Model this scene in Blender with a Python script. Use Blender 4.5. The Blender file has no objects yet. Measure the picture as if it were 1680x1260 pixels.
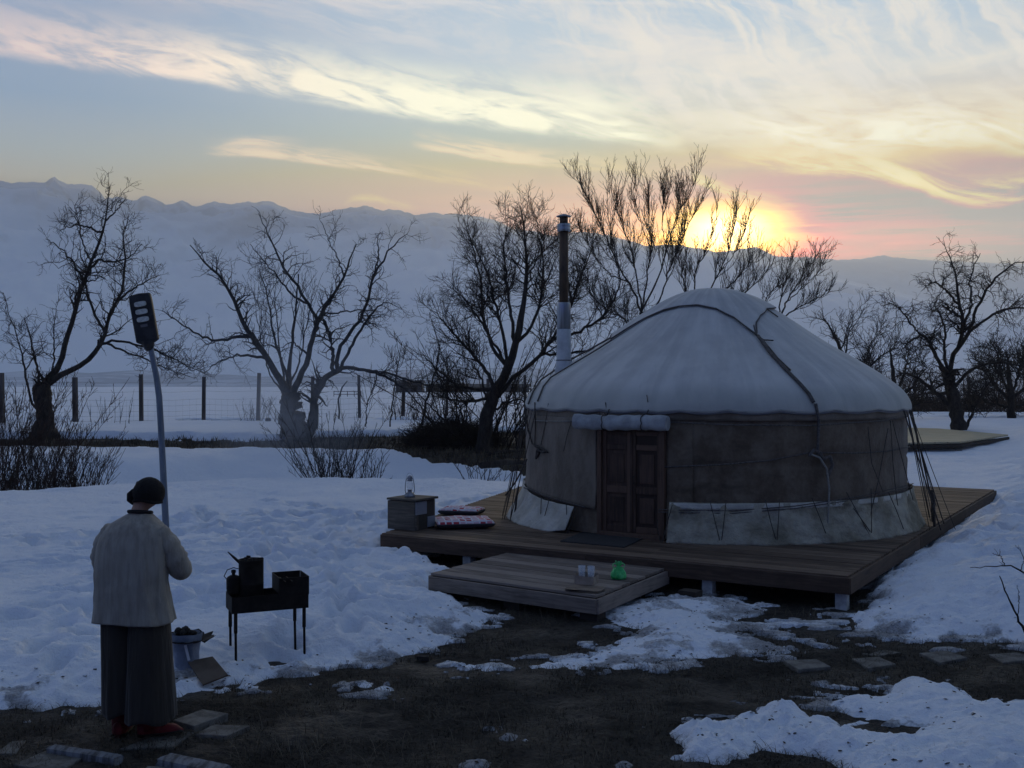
import bpy, bmesh, math, random
import numpy as np
from mathutils import Vector, Matrix
R = math.radians
scn = bpy.context.scene
COL = scn.collection
random.seed(7)
rng = np.random.default_rng(11)

# ------------------------------------------------------------------ camera
CAMZ = 2.3
F = 1750.0            # focal length in units of the 1680 px wide photograph
cam = bpy.data.cameras.new('camera')
cam.sensor_width = 36
cam.lens = 36 * F / 1680
cam.clip_start = 0.05
cam.clip_end = 60000
camo = bpy.data.objects.new('camera', cam)
camo.location = (0, 0, CAMZ)
camo.rotation_euler = (R(90), 0, 0)
COL.objects.link(camo)
scn.camera = camo

# ------------------------------------------------------------------ view and render settings
scn.view_settings.view_transform = 'Standard'
scn.view_settings.look = 'None'
scn.view_settings.exposure = 0
scn.view_settings.gamma = 1
scn.view_settings.use_curve_mapping = False
scn.render.engine = 'CYCLES'
scn.cycles.use_denoising = True
scn.cycles.max_bounces = 6
scn.cycles.diffuse_bounces = 3
scn.cycles.glossy_bounces = 3
scn.cycles.transmission_bounces = 6
scn.cycles.transparent_max_bounces = 12
scn.cycles.volume_bounces = 1
scn.cycles.use_adaptive_sampling = True
scn.cycles.adaptive_threshold = 0.01

# ------------------------------------------------------------------ node expression helper
class NT:
    """small expression language that writes shader nodes"""
    def __init__(s, nt): s.nt = nt; s.L = nt.links
    def put(s, sock, v):
        if isinstance(v, Ex): s.L.new(v.s, sock)
        elif isinstance(v, (tuple, list)):
            sock.default_value = tuple(v) if len(v) == len(sock.default_value) else tuple(v) + (1,)
        else:
            try: sock.default_value = v
            except TypeError: sock.default_value = [v] * len(sock.default_value)
    def math(s, op, a, b=0.0, c=None, clamp=False):
        n = s.nt.nodes.new('ShaderNodeMath'); n.operation = op; n.use_clamp = clamp
        s.put(n.inputs[0], a); s.put(n.inputs[1], b)
        if c is not None: s.put(n.inputs[2], c)
        return Ex(s, n.outputs[0])
    def vec(s, x, y, z=0.0):
        n = s.nt.nodes.new('ShaderNodeCombineXYZ')
        for i, v in enumerate((x, y, z)): s.put(n.inputs[i], v)
        return Ex(s, n.outputs[0])
    def sep(s, v):
        n = s.nt.nodes.new('ShaderNodeSeparateXYZ'); s.put(n.inputs[0], v)
        return [Ex(s, o) for o in n.outputs]
    def noise(s, v, scale=1.0, detail=3.0, rough=0.5, dist=0.0, color=False, typ='FBM'):
        n = s.nt.nodes.new('ShaderNodeTexNoise'); s.put(n.inputs['Vector'], v)
        n.inputs['Scale'].default_value = scale; n.inputs['Detail'].default_value = detail
        n.inputs['Roughness'].default_value = rough; n.inputs['Distortion'].default_value = dist
        return Ex(s, n.outputs['Color' if color else 'Fac'])
    def voro(s, v, scale=1.0, out='Distance', feature='F1'):
        n = s.nt.nodes.new('ShaderNodeTexVoronoi'); n.feature = feature; s.put(n.inputs['Vector'], v)
        n.inputs['Scale'].default_value = scale
        return Ex(s, n.outputs[out])
    def step(s, x, a, b, lo=0.0, hi=1.0):      # smoothstep
        n = s.nt.nodes.new('ShaderNodeMapRange'); n.interpolation_type = 'SMOOTHSTEP'
        for i, v in enumerate((x, a, b, lo, hi)): s.put(n.inputs[i], v)
        return Ex(s, n.outputs[0])
    def mix(s, f, a, b):
        n = s.nt.nodes.new('ShaderNodeMix'); n.data_type = 'RGBA'
        s.put(n.inputs[0], f); s.put(n.inputs[6], a); s.put(n.inputs[7], b)
        return Ex(s, n.outputs[2])
    def madd(s, f, a, b, op='ADD'):
        n = s.nt.nodes.new('ShaderNodeMix'); n.data_type = 'RGBA'; n.blend_type = op
        s.put(n.inputs[0], f); s.put(n.inputs[6], a); s.put(n.inputs[7], b)
        return Ex(s, n.outputs[2])
    def ramp(s, x, stops, interp='LINEAR'):
        n = s.nt.nodes.new('ShaderNodeValToRGB'); cr = n.color_ramp; cr.interpolation = interp
        while len(cr.elements) < len(stops): cr.elements.new(0.5)
        for e, (p, c) in zip(cr.elements, stops):
            e.position = p; e.color = tuple(c) + (1,) if len(c) == 3 else c
        s.put(n.inputs[0], x)
        return Ex(s, n.outputs[0])
    def curve(s, x, pts, lo, hi, ylo, yhi):
        """piecewise smooth curve through pts = [(x, y)...]"""
        n = s.nt.nodes.new('ShaderNodeFloatCurve'); c = n.mapping.curves[0]
        P = [((px - lo) / (hi - lo), (py - ylo) / (yhi - ylo)) for px, py in pts]
        while len(c.points) < len(P): c.points.new(0.5, 0.5)
        for p, q in zip(c.points, P): p.location = q; p.handle_type = 'AUTO_CLAMPED'
        n.mapping.update()
        t = s.math('MULTIPLY', s.math('SUBTRACT', x, lo), 1 / (hi - lo), clamp=True)
        s.put(n.inputs['Value'], t)
        return Ex(s, n.outputs[0]) * (yhi - ylo) + ylo
    def attr(s, name, out='Fac'):
        n = s.nt.nodes.new('ShaderNodeAttribute'); n.attribute_name = name
        return Ex(s, n.outputs[out])
    def coord(s, out='Object'):
        n = s.nt.nodes.new('ShaderNodeTexCoord'); return Ex(s, n.outputs[out])
    def geo(s, out='Position'):
        n = s.nt.nodes.new('ShaderNodeNewGeometry'); return Ex(s, n.outputs[out])
    def objrand(s):
        n = s.nt.nodes.new('ShaderNodeObjectInfo'); return Ex(s, n.outputs['Random'])
class Ex:
    def __init__(s, g, sock): s.g = g; s.s = sock
    def __add__(s, o): return s.g.math('ADD', s, o)
    __radd__ = __add__
    def __mul__(s, o): return s.g.math('MULTIPLY', s, o)
    __rmul__ = __mul__
    def __sub__(s, o): return s.g.math('SUBTRACT', s, o)
    def __rsub__(s, o): return s.g.math('SUBTRACT', o, s)
    def __truediv__(s, o): return s.g.math('DIVIDE', s, o)
    def __rtruediv__(s, o): return s.g.math('DIVIDE', o, s)
    def __pow__(s, o): return s.g.math('POWER', s, o)
    def sin(s): return s.g.math('SINE', s)
    def abs(s): return s.g.math('ABSOLUTE', s)
    def max(s, o): return s.g.math('MAXIMUM', s, o)
    def min(s, o): return s.g.math('MINIMUM', s, o)
    def exp(s): return s.g.math('EXPONENT', s)

def lin(*c):
    """sRGB 0..255 to linear"""
    return tuple((v / 255 / 12.92 if v <= 10.3 else ((v / 255 + .055) / 1.055) ** 2.4) for v in c)

# ------------------------------------------------------------------ world: sunset sky
SUN_AZ = math.atan((1185 - 840) / F)            # sun stands behind the ridge, right of the view axis
SUN_EL = R(8.6)
def AE(px, py):
    """direction of a photo point as azimuth / elevation, both in units of 1/17.5 rad"""
    return (17.5 * math.atan((px - 840) / F), 17.5 * math.atan((630 - py) / math.hypot(F, px - 840)))
W = bpy.data.worlds.new('World'); scn.world = W; W.use_nodes = True
W.cycles.sampling_method = 'MANUAL'; W.cycles.sample_map_resolution = 1024
nt = W.node_tree; nt.nodes.clear()
g = NT(nt)
D = g.coord('Generated')
dx, dy, dz = g.sep(D)
az = g.math('ARCTAN2', dx, dy)
el = g.math('ARCSINE', dz)
A = az * 17.5
E = el * 17.5
# clear sky colours by elevation, one ramp each for the left, the middle and the right of the glow
SK = 4.6 # E value mapped over 0..1 (90 deg = 27.5)
def eramp(stops):
    return g.ramp(E / 27.5, [(e / 27.5, c) for e, c in stops], 'LINEAR')
ZEN = (.062, .100, .185)
HI = (.115, .168, .27)
left = eramp([(0, lin(205, 195, 175)), (2.9, lin(220, 202, 178)), (3.5, lin(202, 197, 184)), (4.3, lin(178, 184, 186)), (6.3, lin(172, 180, 192)), (10, HI), (16, (.082, .129, .225)), (27, ZEN)])
mid = eramp([(0, lin(225, 195, 165)), (2.5, lin(250, 214, 150)), (3.2, lin(238, 210, 165)), (4.0, lin(208, 208, 192)), (5.2, lin(206, 212, 214)), (6.3, lin(192, 204, 214)), (10, HI), (16, (.082, .129, .225)), (27, ZEN)])
right = eramp([(0, lin(225, 150, 130)), (2.0, lin(208, 160, 122)), (2.3, lin(200, 164, 126)), (2.9, lin(206, 174, 138)), (3.6, lin(238, 208, 165)), (4.8, lin(216, 216, 212)), (6.3, lin(180, 199, 216)), (10, HI), (16, (.082, .129, .225)), (27, ZEN)])
base = g.mix(g.step(A, -7.5, 0.5), left, mid)
base = g.mix(g.step(A, 0.5, 5.5), base, right)
# away from the sunset the low sky is the dim blue of dusk
back = eramp([(0, (.10, .115, .16)), (4, (.10, .13, .20)), (10, (.09, .13, .215)), (27, ZEN)])
daz = g.math('ABSOLUTE', az - SUN_AZ)
bf = g.step(daz, R(42), R(120))
base = g.mix(bf, base, back)
front = 1.0 - g.step(daz, R(45), R(100))
# warped coordinates for cirrus
wv = g.vec(A * 0.5, E * 0.9, 0.0)
wn = g.noise(wv, 1.0, 4, .55)
wn2 = g.noise(g.vec(A * .5 + 31., E * .9, 0.0), 1.0, 4, .55)
Aw = A + (wn - .5) * 1.2
Ew = E + (wn2 - .5) * 0.45
def band(pts, amp, up, dn, fs=1.0, seed=0.0, warp=.25, stretch=(.9, 7.)):
    """a cirrus band: sharp underside, fibres fading upward"""
    P = [AE(*p) for p in pts]
    lo, hi = P[0][0], P[-1][0]
    c = g.curve(A, P, lo, hi, min(p[1] for p in P) - .01, max(p[1] for p in P) + .01)
    t = E - c + (g.noise(g.vec(A * .9 + seed, E * 2.2, seed), 1.2, 4, .6) - .5) * warp * 2
    prof = g.step(t, -dn, dn * .35) * (1.0 - g.step(t, 0.0, up)) 
    AP = [(AE(p[0], 0)[0], p[1]) for p in amp]
    am = g.curve(A, AP, AP[0][0], AP[-1][0], -.01, 1.01)
    n = g.noise(g.vec(A * stretch[0] + E * .35 + seed, (E - c) * stretch[1] + A * .25, seed), fs, 7, .66, .5)
    f = g.step(n, .34, .60, .22, 1.35)
    return prof * am * f
cl = []
b1 = band([(-300, 30), (0, 82), (200, 112), (400, 140), (700, 188), (1000, 222), (1130, 246)],
          [(-300, 0), (-100, .3), (0, .5), (150, .62), (420, .9), (700, .9), (960, .85), (1080, .35), (1130, 0)], 1.0, .16, 1.0, 3.0, .10, (.8, 3.2))
b2 = band([(330, 252), (430, 256), (540, 268), (640, 282), (760, 302), (900, 330)],
          [(330, 0), (400, .5), (520, .62), (660, .4), (800, .2), (900, 0)], .30, .07, 1.3, 9.0, .06)
b2b = band([(360, 238), (430, 236), (510, 240)], [(360, 0), (430, .42), (510, 0)], .16, .06, 1.3, 19.0, .05)
b3 = band([(670, 238), (760, 252), (860, 268), (960, 276), (1120, 300)],
          [(670, 0), (720, .5), (850, .8), (950, .4), (1120, 0)], .35, .08, 1.2, 15.0, .07)
b4 = band([(1180, 268), (1300, 278), (1400, 285), (1500, 305), (1640, 330), (1760, 300), (2100, 260)],
          [(1180, 0), (1290, .75), (1420, .95), (1560, .8), (1660, .9), (1800, .6), (2100, 0)], .62, .14, .9, 23.0, .12, (.7, 4.))
b5 = band([(1080, 205), (1250, 225), (1420, 235), (1560, 222), (1700, 235), (2000, 250)],
          [(1080, 0), (1200, .4), (1430, .95), (1560, .75), (1700, .7), (2000, 0)], .95, .35, 1.0, 33.0, .2, (.7, 3.))
b6 = band([(1130, 292), (1180, 312), (1240, 330), (1330, 340)], [(1130, 0), (1170, .8), (1230, .5), (1330, 0)], .2, .08, 1.0, 43.0, .05)
b7 = band([(560, 338), (600, 326), (640, 334), (690, 344)], [(560, 0), (610, .5), (650, .4), (690, 0)], .12, .08, 1.2, 53., .04)
# high thin veil with combed fibres, upper middle and right
rot = R(-38)
fx = (Aw * math.cos(rot) + Ew * -math.sin(rot)); fy = (Aw * math.sin(rot) + Ew * math.cos(rot))
fib = g.noise(g.vec(fx * 2.6, fy * .55, 5.0), 1.0, 6, .60, .35)
fib2 = g.noise(g.vec(Aw * .35 + Ew * .3, Ew * 1.7 + Aw * .25, 9.0), 1.0, 7, .62, .7)
veil = g.step(fib, .42, .64) * g.step(E, 3.6, 4.8) * g.step(A, -1.5, 3.0) * (1.0 - g.step(A, 8.0, 12.0)) * .85
veilL = g.step(fib2, .40, .60) * g.step(E - A * -.12, 4.7, 5.6) * (1.0 - g.step(A, 4.0, 7.0)) * .62
veilM = g.step(g.noise(g.vec(Aw * .4, Ew * 1.8, 17.0), 1.0, 5, .6, .3), .40, .68) * g.step(E, 3.0, 3.9) * g.step(A, -.5, 2.5) * .5 * (1.0 - g.step(E, 5.0, 6.0))
hi_fade = 1.0 - g.step(E, 7.0, 13.0) * .8
cream = g.mix(g.step(E, 3.0, 5.8), lin(255, 236, 190), lin(238, 228, 218))
cream = g.mix(g.step(A, -1.0, -7.5), cream, lin(240, 214, 192))
cream2 = g.mix(g.step(E, 2.6, 5.2), lin(252, 234, 190), lin(250, 238, 218))
c = base
c = g.mix((veilL + 0.0) * front * hi_fade, c, cream)
c = g.mix(veil * front * hi_fade, c, lin(236, 228, 216))
c = g.mix(veilM * front, c, cream2)
c = g.mix((b1 * 1.1).min(1.0), c, g.mix(g.step(A, -8., -1.), lin(255, 228, 206), tuple(v * 1.08 for v in lin(255, 248, 218))))
c = g.mix(((b2 + b2b + b7) * 1.5).min(1.0), c, lin(250, 226, 194))
c = g.mix((b3 * 1.45).min(1.0), c, lin(252, 230, 196))
c = g.mix((b5 * .95).min(1.0), c, tuple(v * 1.03 for v in lin(255, 246, 222)))
c = g.mix((b4 * .9).min(1.0), c, tuple(v * 1.03 for v in lin(255, 240, 206)))
c = g.mix(b6, c, lin(255, 240, 205))
# glow where the sun has just gone behind cloud and ridge
SA, SE = AE(1175, 392)
ga = (A - SA); ge = (E - SE)
streak = (g.noise(g.vec(A * .55, E * 7.0, 2.0), 1.0, 4, .6) - .5)
d1 = ((ga * ga) * .42 + ((ge + streak * .25) ** 2.0) * 5.0)
g1 = (d1 * -1.25).exp()
d2 = ((ga - .4) * (ga - .4)) * .07 + (ge * ge) * 1.9
g2 = (d2 * -1.0).exp()
d0 = (ga - .2) * (ga - .2) * 2.0 + (ge - .12) * (ge - .12) * 9.0
g0 = (d0 * -1.0).exp()
gl_streak = g.step(g.noise(g.vec(A * .4 + 7., E * 6.5, 8.0), 1.1, 4, .6), .32, .62, .25, 1.0)
# red streaks low on the right
rs = g.step(g.noise(g.vec(A * .35 + 3., E * 5.0, 4.0), 1.0, 4, .55), .42, .60) * (1.0 - g.step(E, 2.25, 2.75)) * g.step(A, 2.8, 4.0) * (1.0 - g.step(A, 7.5, 11.0))
SV_L, SV_R = (.60, .54, .41), (.76, .67, .55)
c = g.mix(rs * .35, c, tuple(v * 1.15 for v in lin(255, 158, 100)))
def addc(cc, f, col): return g.madd(1.0, cc, g.mix(f, (0, 0, 0), col))
c = addc(c, g2 * gl_streak * .55, (.80, .30, .05))
c = addc(c, g1 * (.35 + gl_streak * .65), (1.5, .85, .30))
c = addc(c, g0.min(1.0), (2.2, 1.7, .9))
# the haze in front of the sky (see the haze box) dims it and adds its own light: the sky behind is so much brighter
HAZE = 2.0e-4
slen = (1300.0 / g.math('SINE', g.math('MAXIMUM', el, .03))).min(9500.0)
TR = (slen * -HAZE).exp()
veilc = g.mix(g.step(A, -10.0, 3.0), SV_L, SV_R)
lowf = 1.0 - g.step(E, 2.2, 4.6)
veilc = g.madd(1.0, veilc, g.mix(lowf, (1, 1, 1), (1.28, 1.19, 1.36)), 'MULTIPLY')
dim = g.mix((1.0 - TR) * (1.0 - g.step(E, 6.3, 13.0) * .9) * (.25 + front * .75), (0, 0, 0), veilc)
c = g.madd(1.0, c, dim, 'SUBTRACT')
c = g.madd(1.0, c, (.012, .012, .012), 'LIGHTEN')
redband = g.step(E, 1.7, 2.05) * (1.0 - g.step(E + streak * .5, 2.2, 2.6)) * g.step(A, 3.6, 4.6) * (1.0 - g.step(A, 6.0, 9.5))
c = g.madd(1.0, c, g.mix(redband, (0, 0, 0), (.10, .03, .0)), 'ADD')
c = g.madd(1.0, c, g.vec(TR, TR, TR), 'DIVIDE')
HORIZON_BLACK = g.step(E, -1.5, -.1)
c = g.mix(HORIZON_BLACK, (.10, .12, .17), c)
# how much the haze in front of the sky takes away is given back here (see haze)
bg = nt.nodes.new('ShaderNodeBackground'); g.put(bg.inputs[0], c)
SKY_GAIN = 1.0
bg.inputs[1].default_value = SKY_GAIN
sky = nt.nodes.new('ShaderNodeTexSky'); sky.sky_type = 'NISHITA'; sky.sun_disc = False
sky.sun_elevation = SUN_EL; sky.sun_rotation = SUN_AZ
bg2 = nt.nodes.new('ShaderNodeBackground'); nt.links.new(sky.outputs[0], bg2.inputs[0])
bg2.inputs[1].default_value = 0.004
ad = nt.nodes.new('ShaderNodeAddShader'); nt.links.new(bg.outputs[0], ad.inputs[0]); nt.links.new(bg2.outputs[0], ad.inputs[1])
wo = nt.nodes.new('ShaderNodeOutputWorld'); nt.links.new(ad.outputs[0], wo.inputs[0])

# the sun itself: low, veiled by cloud (so wide), just clearing the ridge; most of its light is spent in the haze
SUN_E = 2.3
sl = bpy.data.lights.new('sun', 'SUN'); sl.energy = SUN_E; sl.angle = R(6); sl.color = (1, .82, .50)
so = bpy.data.objects.new('sun', sl); COL.objects.link(so)
sd = Vector((math.sin(SUN_AZ) * math.cos(R(8.6)), math.cos(SUN_AZ) * math.cos(R(8.6)), math.sin(R(8.6))))
so.rotation_euler = sd.to_track_quat('Z', 'Y').to_euler()
so.location = (20, 60, 40)

# ------------------------------------------------------------------ mesh helpers
def mesh_from(name, V, Fc, smooth=False):
    me = bpy.data.meshes.new(name)
    V = np.asarray(V, dtype=np.float32).reshape(-1, 3)
    if isinstance(Fc, np.ndarray) and Fc.ndim == 2:
        n, k = Fc.shape
        me.vertices.add(len(V)); me.vertices.foreach_set('co', V.ravel())
        me.loops.add(n * k); me.loops.foreach_set('vertex_index', Fc.astype(np.int32).ravel())
        me.polygons.add(n); me.polygons.foreach_set('loop_start', np.arange(0, n * k, k, dtype=np.int32))
        me.polygons.foreach_set('loop_total', np.full(n, k, dtype=np.int32))
        me.update(calc_edges=True); me.validate()
    else:
        me.from_pydata([tuple(map(float, v)) for v in V], [], [tuple(int(i) for i in f) for f in Fc]); me.update()
    if smooth:
        me.polygons.foreach_set('use_smooth', np.ones(len(me.polygons), dtype=bool))
    return me
def link(name, me, mat=None, parent=None, loc=None, **props):
    o = bpy.data.objects.new(name, me); COL.objects.link(o)
    if mat is not None and not me.materials: me.materials.append(mat)
    if parent is not None: o.parent = parent
    if loc is not None: o.location = loc
    for k, v in props.items(): o[k] = v
    return o
def thing(name, label, cat, loc=(0, 0, 0), rz=0.0, group=None):
    o = bpy.data.objects.new(name, None); COL.objects.link(o)
    o.empty_display_size = .2
    o.location = loc; o.rotation_euler = (0, 0, rz); o['label'] = label; o['category'] = cat
    if group: o['group'] = group
    return o
def tag(o, label, cat, group=None):
    o['label'] = label; o['category'] = cat
    if group: o['group'] = group
    return o
def bevel(o, w=.006, seg=2, ang=35):
    m = o.modifiers.new('bevel', 'BEVEL'); m.width = w; m.segments = seg; m.limit_method = 'ANGLE'; m.angle_limit = R(ang)
    return o
class MB:
    def __init__(s): s.V = []; s.Fc = []
    def add(s, V, Fc):
        b = len(s.V); s.V.extend([tuple(v) for v in V]); s.Fc.extend([tuple(i + b for i in f) for f in Fc]); return s
    def box(s, c, d, rz=0.0, rx=0.0, ry=0.0, taper=1.0):
        M = Matrix.Rotation(rz, 3, 'Z') @ Matrix.Rotation(ry, 3, 'Y') @ Matrix.Rotation(rx, 3, 'X')
        V = []
        for z in (-1, 1):
            t = taper if z > 0 else 1
            for x, y in ((-1, -1), (1, -1), (1, 1), (-1, 1)):
                V.append(Vector(c) + M @ Vector((x * d[0] / 2 * t, y * d[1] / 2 * t, z * d[2] / 2)))
        return s.add(V, [(3, 2, 1, 0), (4, 5, 6, 7), (0, 1, 5, 4), (1, 2, 6, 5), (2, 3, 7, 6), (3, 0, 4, 7)])
    def tube(s, P, r, n=8, caps=True):
        P = [Vector(p) for p in P]; m = len(P)
        if not hasattr(r, '__len__'): r = [r] * m
        up = None; V = []
        for i, p in enumerate(P):
            t = (P[min(i + 1, m - 1)] - P[max(i - 1, 0)])
            t = t.normalized() if t.length > 1e-9 else Vector((0, 0, 1))
            if up is None:
                up = t.orthogonal().normalized()
            up = (up - t * up.dot(t))
            up = up.normalized() if up.length > 1e-6 else t.orthogonal().normalized()
            b = t.cross(up)
            for k in range(n):
                a = 2 * math.pi * k / n
                V.append(p + (up * math.cos(a) + b * math.sin(a)) * r[i])
        Fc = [(i * n + k, i * n + (k + 1) % n, (i + 1) * n + (k + 1) % n, (i + 1) * n + k) for i in range(m - 1) for k in range(n)]
        if caps: Fc += [tuple(range(n - 1, -1, -1)), tuple((m - 1) * n + k for k in range(n))]
        return s.add(V, Fc)
    def lathe(s, prof, c=(0, 0, 0), n=24, cap=True, squash=(1, 1)):
        m = len(prof); V = []
        for r, z in prof:
            for k in range(n):
                a = 2 * math.pi * k / n
                V.append((c[0] + r * squash[0] * math.cos(a), c[1] + r * squash[1] * math.sin(a), c[2] + z))
        Fc = [(i * n + k, i * n + (k + 1) % n, (i + 1) * n + (k + 1) % n, (i + 1) * n + k) for i in range(m - 1) for k in range(n)]
        if cap: Fc += [tuple(range(n - 1, -1, -1)), tuple((m - 1) * n + k for k in range(n))]
        return s.add(V, Fc)
    def grid(s, P, closed_u=False):
        """P[i][j] grid of points"""
        m, n = len(P), len(P[0])
        V = [p for row in P for p in row]
        Fc = [(i * n + j, i * n + (j + 1) % n, (i + 1) * n + (j + 1) % n, (i + 1) * n + j)
              for i in range(m - 1) for j in range(n if closed_u else n - 1)]
        return s.add(V, Fc)
    def build(s, name, mat, parent=None, smooth=False, loc=None, **props):
        return link(name, mesh_from(name, s.V, s.Fc, smooth), mat, parent, loc, **props)

# ------------------------------------------------------------------ numpy noise
def _h(ix, iy, s):
    n = (ix.astype(np.int64) * 374761393 + iy.astype(np.int64) * 668265263 + s * 1274126177) & 0xffffffff
    n = ((n ^ (n >> 13)) * 1274126177) & 0xffffffff
    n = (n ^ (n >> 16)) & 0xffffffff
    return n / 4294967295.0 * 2 * np.pi
def pn(x, y, s=0):
    """gradient noise about -0.7..0.7"""
    x = np.asarray(x, float); y = np.asarray(y, float)
    ix = np.floor(x); iy = np.floor(y); fx = x - ix; fy = y - iy
    u = fx * fx * fx * (fx * (fx * 6 - 15) + 10); v = fy * fy * fy * (fy * (fy * 6 - 15) + 10)
    def gr(a, b):
        t = _h(ix + a, iy + b, s); return np.cos(t) * (fx - a) + np.sin(t) * (fy - b)
    return (gr(0, 0) * (1 - u) + gr(1, 0) * u) * (1 - v) + (gr(0, 1) * (1 - u) + gr(1, 1) * u) * v
def fbm(x, y, o=4, s=0, gain=.5):
    t = 0; a = 1; 
    for i in range(o):
        t = t + a * pn(x * 2 ** i + 13.7 * i, y * 2 ** i - 7.3 * i, s + i); a *= gain
    return t
def ridged(x, y, o=5, s=0, gain=.5):
    t = 0; a = 1
    for i in range(o):
        t = t + a * (1 - 2.2 * np.abs(pn(x * 2 ** i + 3.1 * i, y * 2 ** i + 9.2 * i, s + i))); a *= gain
    return t
def sstep(x, a, b):
    t = np.clip((np.asarray(x, float) - a) / (b - a), 0, 1); return t * t * (3 - 2 * t)
def on_plane(px, py, z=0.0):
    d = (CAMZ - z) * F / (py - 630.0)
    return ((px - 840.0) / F * d, d)
def at(px, py, d):
    """world point seen at photo position px, py at distance d"""
    return Vector(((px - 840.0) / F * d, d, CAMZ - (py - 630.0) / F * d))
def sdf_poly(x, y, P):
    """signed distance, positive inside"""
    P = np.asarray(P, float); n = len(P)
    d = np.full(x.shape, 1e18); ins = np.zeros(x.shape, bool)
    for i in range(n):
        ax, ay = P[i]; bx, by = P[(i + 1) % n]
        ex, ey = bx - ax, by - ay
        t = np.clip(((x - ax) * ex + (y - ay) * ey) / (ex * ex + ey * ey + 1e-12), 0, 1)
        d = np.minimum(d, (x - ax - t * ex) ** 2 + (y - ay - t * ey) ** 2)
        c = (ay > y) != (by > y)
        xi = ex * (y - ay) / (ey if abs(ey) > 1e-12 else 1e-12) + ax
        ins ^= c & (x < xi)
    d = np.sqrt(d)
    return np.where(ins, d, -d)

# ------------------------------------------------------------------ materials
def mat(name, fn, rough=.85, bump=None, **kw):
    m = bpy.data.materials.new(name); m.use_nodes = True
    nt = m.node_tree; g = NT(nt); b = nt.nodes['Principled BSDF']
    b.inputs['Roughness'].default_value = rough
    b.inputs['Specular IOR Level'].default_value = kw.get('spec', .3)
    if 'metal' in kw: b.inputs['Metallic'].default_value = kw['metal']
    if 'trans' in kw: b.inputs['Transmission Weight'].default_value = kw['trans']; b.inputs['IOR'].default_value = 1.12
    if 'sss' in kw:
        b.inputs['Subsurface Weight'].default_value = kw['sss']; b.inputs['Subsurface Radius'].default_value = kw.get('sssr', (.1, .1, .1))
        b.inputs['Subsurface Scale'].default_value = 1
    if 'alpha' in kw: b.inputs['Alpha'].default_value = kw['alpha']
    if 'sheen' in kw: b.inputs['Sheen Weight'].default_value = kw['sheen']
    col = fn(g) if callable(fn) else fn
    g.put(b.inputs['Base Color'], col)
    if bump is not None:
        h, st, di = bump(g)
        bn = nt.nodes.new('ShaderNodeBump'); bn.inputs['Strength'].default_value = st; bn.inputs['Distance'].default_value = di
        g.put(bn.inputs['Height'], h); nt.links.new(bn.outputs[0], b.inputs['Normal'])
    if 'roughfn' in kw: g.put(b.inputs['Roughness'], kw['roughfn'](g))
    return m
def mottled(c1, c2, scale=5, detail=4, rough=.6, lo=.35, hi=.65, stretch=(1, 1, 1)):
    def f(g):
        x, y, z = g.sep(g.coord('Object'))
        v = g.vec(x * stretch[0], y * stretch[1], z * stretch[2])
        return g.mix(g.step(g.noise(v, scale, detail, rough), lo, hi), c1, c2)
    return f
def nb(scale, st=.4, di=.01, detail=4, stretch=(1, 1, 1)):
    def f(g):
        x, y, z = g.sep(g.coord('Object'))
        return g.noise(g.vec(x * stretch[0], y * stretch[1], z * stretch[2]), scale, detail, .6), st, di
    return f
# ------------------------------------------------------------------ terrain
PI = math.pi
def interp(x, P): return np.interp(x, [p[0] for p in P], [p[1] for p in P])
GP = [(-60, 0), (15, 0), (20.5, .03), (23.3, .03), (24.5, -.25), (26, -.80), (29.3, -.85), (30.5, -.60), (32.6, .02), (33.4, .09), (34.6, .13), (37.2, .45), (43, .46), (46, .49), (60, .5), (660, .5), (760, -1), (1150, -18), (60000, -18)]
GPX = np.linspace(-60, 60, 481)
GPY = np.convolve(np.pad(interp(GPX, GP), 3, 'edge'), np.ones(7) / 7, 'valid')
def crest_shift(x): return interp(x, [(-14, 3.6), (-9.6, 2.6), (-7.8, .7), (-6, 0), (-3, -.3), (0, .4), (4, 2)])
def ground_z(x, y):
    x = np.asarray(x, float); y = np.asarray(y, float)
    yy = y + crest_shift(x) * sstep(y, 16, 22) * (1 - sstep(y, 30, 34))
    a = np.where(yy < 60, np.interp(yy, GPX, GPY), interp(yy, GP))
    flat = interp(y, [(-60, 0), (15, 0), (30, .08), (46, .45), (60, .5)])
    k = sstep(x, 1.0, 6.5) * (1 - sstep(y, 40, 55))
    z = a * (1 - k) + flat * k
    z = z + .03 * fbm(x * .35, y * .35, 3, 5) * (1 - sstep(y, 60, 90))
    z = z + .25 * fbm(x * .012, y * .012, 3, 8) * sstep(y, 90, 250) * (y < 700)
    return z
def Pw(L): return [on_plane(a, b) for a, b in L]
# deck corners on the plane of its top (worked out from the photo)
DZ = .36
DL, DF, DR_ = Vector((-1.68, 13.86)), Vector((3.39, 10.78)), Vector((8.86, 19.6))
YC = Vector((2.95, 15.75))            # yurt centre
BARE = Pw([(-500, 1150), (0, 1163), (60, 1172), (150, 1162), (240, 1150), (330, 1128), (400, 1130), (520, 1116), (600, 1092), (690, 1074), (735, 1045), (805, 1018), (790, 1000), (735, 983)]) + \
       [(-.75, 11.35), (-.55, 12.3), (-.9, 12.95), (-1.3, 13.9), (1.2, 17.5), (6, 19.5), (8.2, 19.2)] + \
       [(7.2, 17.35), (6.3, 15.9), (5.45, 14.5), (4.65, 13.2), (3.98, 12.0), (3.75, 11.4)] + \
       Pw([(1402, 1004), (1410, 1036), (1470, 1048), (1560, 1052), (1700, 1062), (2200, 1075)]) + [(9, 3), (9, -20), (-9, -20), (-9, 5)]
PA = Pw([(985, 1002), (1040, 985), (1110, 978), (1190, 983), (1245, 1003), (1180, 1022), (1230, 1048), (1280, 1068), (1180, 1080), (1060, 1088), (960, 1096), (880, 1091), (1000, 1062), (1042, 1036), (985, 1022)])
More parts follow.
